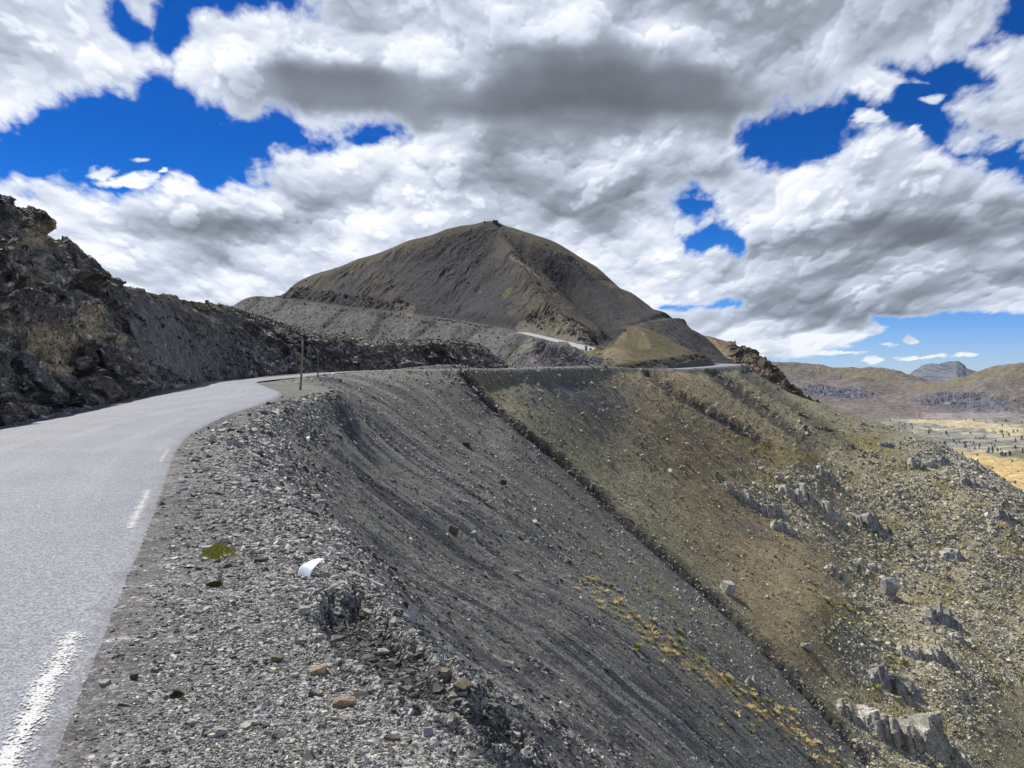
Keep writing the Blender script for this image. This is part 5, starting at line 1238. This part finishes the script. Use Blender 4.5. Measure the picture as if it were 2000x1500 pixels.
# ------------------------------------------------------------ white plastic shard on the shoulder
P = S.hit(611, 1124); k = P.y/FPX; W = 44*k; na, nb = 26, 12; vs = np.zeros((na, nb, 3))
for i in range(na):
    a = i/(na-1)
    for j in range(nb):
        b = j/(nb-1)
        th = lerp(R(-20), R(150), a)                        # from the ground at the left, over the top, out to the right
        rr = W*.44*(1-.25*a)
        x = -math.cos(th)*rr*(1.05)+W*.05*a; z = math.sin(th)*rr*1.05
        if a > .62: x = x+(a-.62)*W*.75; z = z+(a-.62)*W*.72
        wid = W*(.55*(1-a)**.7+.22)
        y = (b-.5)*wid*(1.2)+.10*W*math.sin(a*3); z += -(1-b)*W*.42*max(0, 1-a*1.25)
        vs[i, j] = (x, y, z)
bm = bmesh.new(); th_ = .004
g = [[[bm.verts.new(Vector(vs[i, j])*(1.0 if s_ == 0 else .955)) for j in range(nb)] for i in range(na)] for s_ in (0, 1)]
for i in range(na-1):
    for j in range(nb-1):
        bm.faces.new((g[0][i][j], g[0][i+1][j], g[0][i+1][j+1], g[0][i][j+1])); bm.faces.new((g[1][i][j], g[1][i][j+1], g[1][i+1][j+1], g[1][i+1][j]))
for i in range(na-1):
    for j in (0, nb-1): bm.faces.new((g[0][i][j], g[0][i+1][j], g[1][i+1][j], g[1][i][j]))
for j in range(nb-1):
    for i in (0, na-1): bm.faces.new((g[0][i][j], g[0][i][j+1], g[1][i][j+1], g[1][i][j]))
bmesh.ops.recalc_face_normals(bm, faces=bm.faces)
M_plastic = plain_mat('white_plastic', (.72, .78, .84), .35, .05, 30., 0., .05, .002, .5)
o = bm_obj('plastic_shard', bm, M_plastic, None, True); o.location = P+Vector((0, 0, W*.12)); o.rotation_euler = (0, R(-6), R(50))
tag(o, 'broken curved white plastic piece lying on the gravel rim', 'plastic shard')

# ------------------------------------------------------------ moss and grass
M_moss = plain_mat('yellow_moss', (.36, .36, .07), .95, .5, 60., 0., .8, .01)
M_moss2 = plain_mat('dark_moss', (.10, .09, .035), .95, .5, 60., 0., .8, .01)
M_dry = plain_mat('dry_grass', (.50, .42, .22), .9, .4, 20.); M_green = plain_mat('green_grass', (.27, .28, .08), .9, .4, 20.)
def blades(bm, x, y, z, n, r, h, q, spread=.6):
    for _ in range(n):
        a = q.uniform(0, 6.28); d = r*math.sqrt(q.random()); bx, by = x+math.cos(a)*d, y+math.sin(a)*d; hh = h*q.uniform(.5, 1.15)
        lx, ly = math.cos(a)*spread*hh*q.uniform(.2, 1), math.sin(a)*spread*hh*q.uniform(.2, 1); w = hh*.09+.001; c, s_ = math.cos(a+1.57)*w, math.sin(a+1.57)*w
        v = [bm.verts.new(p) for p in ((bx-c, by-s_, z-.01), (bx+c, by+s_, z-.01), (bx+c*.7+lx*.4, by+s_*.7+ly*.4, z+hh*.6), (bx-c*.7+lx*.4, by-s_*.7+ly*.4, z+hh*.6), (bx+lx, by+ly, z+hh))]
        bm.faces.new((v[0], v[1], v[2], v[3])); bm.faces.new((v[3], v[2], v[4]))
def moss(px, py, wpx, dpx, mat, label, seed, rot=0., n=500):
    """a cushion of short stems"""
    q = random.Random(seed); P = S.hit(px, py); k = P.y/FPX; W = wpx*k; D = dpx*k*P.y/EYE*.9
    bm = bmesh.new()
    for i in range(n):
        a = q.uniform(0, 6.28); r_ = math.sqrt(q.random())*(.8+.25*math.sin(a*3+seed)+.15*math.sin(a*7)); x = math.cos(a)*r_*W*.5; y = math.sin(a)*r_*D*.5
        x, y = x*math.cos(rot)-y*math.sin(rot), x*math.sin(rot)+y*math.cos(rot)
        z = S.zat(P.x+x, P.y+y)-P.z
        blades(bm, x, y, z+.004, 3, .012, .022*(1.3-r_), q, .5)
    o = bm_obj('moss_patch', bm, mat); o.location = P; tag(o, label, 'moss patch')
moss(426, 1078, 72, 52, M_moss, 'bright yellow-green moss cushion on the shoulder gravel', 3, .35, 1400)
moss(421, 1143, 34, 18, M_moss2, 'dark brownish plant cushion below the bright moss', 4, .2, 400)
moss(345, 1362, 24, 12, M_moss2, 'tiny green sprig near the bottom of the shoulder', 5, 0, 150)
moss(497, 806, 26, 8, M_moss2, 'dark green cushion beside the bend', 6, 0, 200)
def tuft_bm(seed, n=60):
    q = random.Random(seed); bm = bmesh.new(); blades(bm, 0, 0, 0, n, .42, .8, q, .9); return bm
tp = {m_: [bm_obj('grass_tuft', tuft_bm(900+i), mt_) for i in range(3)] for m_, mt_ in (('dry', M_dry), ('green', M_green))}; tf = {k_: [1]*3 for k_ in tp}
def tufts(n, pts, wob_, kinds, sz, lab, grp):
    for _ in range(n):
        t = rnd.uniform(0, len(pts)-1.001); i = int(t); u = t-i
        px = lerp(pts[i][0], pts[i+1][0], u)+rnd.gauss(0, wob_); py = lerp(pts[i][1], pts[i+1][1], u)+rnd.gauss(0, wob_*.7)
        P = S.hit(px, py); kd = rnd.choice(kinds); j = rnd.randrange(3); o = tp[kd][j]
        if tf[kd][j]: tf[kd][j] = 0
        else: o = o.copy(); COL.objects.link(o)
        w = rnd.uniform(*sz)*P.y/FPX; o.scale = (w*1.3, w*1.3, w*.8); o.location = P; o.rotation_euler = (0, 0, rnd.uniform(0, 6))
        tag(o, '%s grass tuft %s' % ('straw-yellow' if kd == 'dry' else 'yellow-green', lab), 'grass tuft', grp)
tufts(110, [(1130, 1130), (1220, 1200), (1330, 1285), (1430, 1345), (1540, 1420), (1650, 1500)], 17, ['dry', 'dry', 'dry', 'green'], (4, 12), 'in the straw band below the dark slope', 'tufts in the straw band')
tufts(40, [(1090, 1020), (1170, 1100), (1290, 1240), (1360, 1300), (1450, 1400)], 26, ['green'], (4, 10), 'scattered on the grey slope left of the gully', 'tufts on the grey slope')
tufts(46, [(1590, 1150), (1680, 1230), (1740, 1300), (1760, 1345), (1700, 1460)], 22, ['green', 'green', 'dry'], (4, 10), 'among the outcrops of the lower slope', 'tufts among the outcrops')

# ------------------------------------------------------------ riders on the upper road
def skin(name, V, E, rad, mat, parent=None, sub=2):
    me = bpy.data.meshes.new(name); me.from_pydata(V, E, []); me.materials.append(mat)
    o = bpy.data.objects.new(name, me); COL.objects.link(o)
    md = o.modifiers.new('skin', 'SKIN'); sv = me.skin_vertices
    sl_ = sv[0].data if len(sv) else None
    if sl_ is None: return o
    for i, r_ in enumerate(rad): sl_[i].radius = (r_, r_)
    sl_[0].use_root = True
    sb = o.modifiers.new('sub', 'SUBSURF'); sb.levels = sub; sb.render_levels = sub
    if parent: o.parent = parent
    return o
M_suit = plain_mat('dark_riding_suit', (.03, .03, .034), .7, .2, 20.); M_helm = plain_mat('dark_helmet', (.02, .02, .022), .25, .1, 8.); M_tyre = plain_mat('tyre_rubber', (.018, .018, .018), .8, .1, 20.)
M_lamp = plain_mat('headlight_glass', (.8, .8, .78), .1, .02, 8.); M_pink = plain_mat('pale_fairing', (.62, .52, .52), .35, .05, 8.); M_bike = plain_mat('dark_fairing', (.05, .05, .055), .35, .1, 8.)
def torus(bm, c, Rr, r, n=28, m=10):
    V = [[bm.verts.new((c[0]+math.sin(b)*r, c[1]+math.cos(a)*(Rr+math.cos(b)*r), c[2]+math.sin(a)*(Rr+math.cos(b)*r))) for b in [2*math.pi*j/m for j in range(m)]] for a in [2*math.pi*i/n for i in range(n)]]
    for i in range(n):
        for j in range(m): bm.faces.new((V[i][j], V[(i+1) % n][j], V[(i+1) % n][(j+1) % m], V[i][(j+1) % m]))
def sphere(bm, c, s_):
    r_ = bmesh.ops.create_uvsphere(bm, u_segments=16, v_segments=10, radius=1)
    for v in r_['verts']: v.co = Vector((c[0]+v.co.x*s_[0], c[1]+v.co.y*s_[1], c[2]+v.co.z*s_[2]))
def motorcycle(P, rz, fair, label, plabel, sc=1.):
    e = empty('motorcycle', P, rz, label, 'motorcycle', 'motorcycles on the upper road'); e.scale = (sc,)*3
    for y in (-.72, .72):
        bm = bmesh.new(); torus(bm, (0, y, .32), .25, .07); w = bm_obj('wheel', bm, M_tyre, e, True)
        bm = bmesh.new(); torus(bm, (0, y, .32), .17, .015); cyl(bm, (-.05, y, .32), (.05, y, .32), .05, .05, 10)
        for a in range(5): cyl(bm, (0, y, .32), (0, y+math.cos(a*1.2566)*.17, .32+math.sin(a*1.2566)*.17), .012, .012, 6)
        bm_obj('rim', bm, M_iron, w)
    skin('body', [(0, .45, .75), (0, .1, .72), (0, -.25, .85), (0, -.5, .95), (0, .75, .8)], [(0, 1), (1, 2), (2, 3), (0, 4)], [.12, .17, .2, .13, .07], fair, e)
    bm = bmesh.new(); box(bm, (0, .0, .48), (.3, .5, .34), .06); bm_obj('engine', bm, M_iron, e)
    bm = bmesh.new(); box(bm, (0, .3, .87), (.28, .62, .1), .04); bm_obj('seat', bm, M_suit, e)
    for x in (-.09, .09):
        bm = bmesh.new(); cyl(bm, (x, -.74, .32), (x*.8, -.45, 1.0), .025, .03, 8); bm_obj('fork', bm, M_iron, e, True)
    bm = bmesh.new(); cyl(bm, (-.38, -.36, 1.08), (.38, -.36, 1.08), .018, .018, 8)
    for x in (-.33, .33): cyl(bm, (x, -.38, 1.08), (x*1.15, -.42, 1.25), .01, .01, 6); sphere(bm, (x*1.15, -.42, 1.27), (.07, .02, .045))
    bm_obj('handlebar', bm, M_iron, e, True)
    bm = bmesh.new(); sphere(bm, (0, -.64, .93), (.1, .06, .09)); bm_obj('headlight', bm, M_lamp, e, True)
    bm = bmesh.new(); box(bm, (0, -.55, 1.17), (.34, .03, .3), .01); bm_obj('windscreen', bm, M_helm, e)
    for x in (-.3, .3):
        bm = bmesh.new(); box(bm, (x*1.2, .6, .72), (.2, .42, .34), .05); bm_obj('pannier', bm, M_bike, e)
    # the rider
    p = empty('person', P, rz, plabel, 'person', 'riders on the upper road'); p.scale = (sc,)*3
    V = [(0, .22, .97), (0, .14, 1.2), (0, .04, 1.42), (0, -.02, 1.56), (0, -.05, 1.7),
         (.2, .04, 1.44), (.34, -.1, 1.22), (.34, -.34, 1.12), (-.2, .04, 1.44), (-.34, -.1, 1.22), (-.34, -.34, 1.12),
         (.14, .2, .93), (.24, -.22, .82), (.24, .05, .42), (.25, -.1, .34), (-.14, .2, .93), (-.24, -.22, .82), (-.24, .05, .42), (-.25, -.1, .34)]
    E = [(0, 1), (1, 2), (2, 3), (3, 4), (2, 5), (5, 6), (6, 7), (2, 8), (8, 9), (9, 10), (0, 11), (11, 12), (12, 13), (13, 14), (0, 15), (15, 16), (16, 17), (17, 18)]
    skin('body', V, E, [.17, .16, .18, .075, .09, .085, .06, .045, .085, .06, .045, .11, .085, .06, .05, .11, .085, .06, .05], M_suit, p)
    bm = bmesh.new(); sphere(bm, (0, -.05, 1.73), (.13, .15, .145)); h_ = bm_obj('helmet', bm, M_helm, p, True)
    bm = bmesh.new(); sphere(bm, (0, -.125, 1.73), (.1, .085, .06)); bm_obj('visor', bm, M_iron, h_, True)
def up_hit(px, py): 
    P = MT.hit(px, py); return P
for px, py, fair, lab, pl in ((1144.5, 684.5, M_bike, 'dark motorcycle with its headlight on, first on the upper road', 'person in dark gear riding the left motorcycle'), (1153.8, 687, M_pink, 'motorcycle with a pale fairing following on the right', 'person in black gear riding the right motorcycle')):
    i = int(np.argmin(np.abs(1000+UPR[:, 0]/UPR[:, 1]*FPX-(px)))); Y = float(UPR[i, 1]*.6+UPR[i, 3]*.4); X = (px-1000)/FPX*Y
    motorcycle(Vector((X, Y, float(UPR[i, 4])+.06)), R(-12), fair, lab, pl, 1.)

# ------------------------------------------------------------ small conifers dotted over the far valley
M_tree = plain_mat('dark_conifer', (.07, .085, .06), .9, .4, .4)
def conifer_bm(seed):
    q = random.Random(seed); bm = bmesh.new(); cyl(bm, (0, 0, -.05), (0, 0, .9), .035, .01, 6)
    for i in range(110):
        z = .12+.86*q.random(); r = .30*(1-z)**.75*q.uniform(.5, 1.15)+.02; a = q.uniform(0, 6.28); c = Vector((math.cos(a)*r, math.sin(a)*r, z)); s_ = q.uniform(.05, .11)
        v = [bm.verts.new(c+Vector((q.gauss(0, s_), q.gauss(0, s_), q.gauss(0, s_*.6)))) for _ in range(4)]
        bm.faces.new(v[:3]); bm.faces.new((v[0], v[2], v[3]))
    return bm
cp = [bm_obj('conifer_tree', conifer_bm(60+i), M_tree) for i in range(4)]; nt = 0
while nt < 280:
    px = rnd.uniform(1720, 2010); py = 818+(rnd.random()**.8)*190
    if py > 893 and py < 955 and rnd.random() < .93: continue
    if py < 860 and rnd.random() < .35: continue
    P = FR.hit(px, py)
    if P.y < 700 or noise2(np.array([px/25.]), np.array([py/9.]), 9)[0] < -.12: continue
    o = cp[nt] if nt < 4 else cp[rnd.randrange(4)].copy()
    if nt >= 4: COL.objects.link(o)
    h = rnd.uniform(4, 9)*(.8 if P.y < 1500 else 1.1); o.scale = (h*rnd.uniform(.8, 1.3),)*2+(h,); o.location = P; o.rotation_euler = (0, 0, rnd.uniform(0, 6))
    tag(o, 'small dark conifer dotted over the pale valley floor', 'tree', 'conifers in the far valley'); nt += 1

# ------------------------------------------------------------ the air between here and the far hills
bm = bmesh.new(); box(bm, (0, 0, 100), (41000, 41000, 1300)); hz = bm_obj('haze', bm, None)
m = bpy.data.materials.new('pale_air'); m.use_nodes = True; n_ = m.node_tree.nodes; n_.remove(n_['Principled BSDF'])
vp = n_.new('ShaderNodeVolumePrincipled'); vp.inputs['Color'].default_value = (.62, .78, 1., 1); vp.inputs['Density'].default_value = 1.1e-5; vp.inputs['Anisotropy'].default_value = .2
m.node_tree.links.new(vp.outputs[0], n_['Material Output'].inputs['Volume']); hz.data.materials.append(m)
tag(hz, 'thin bluish air over the valley', kind='stuff')
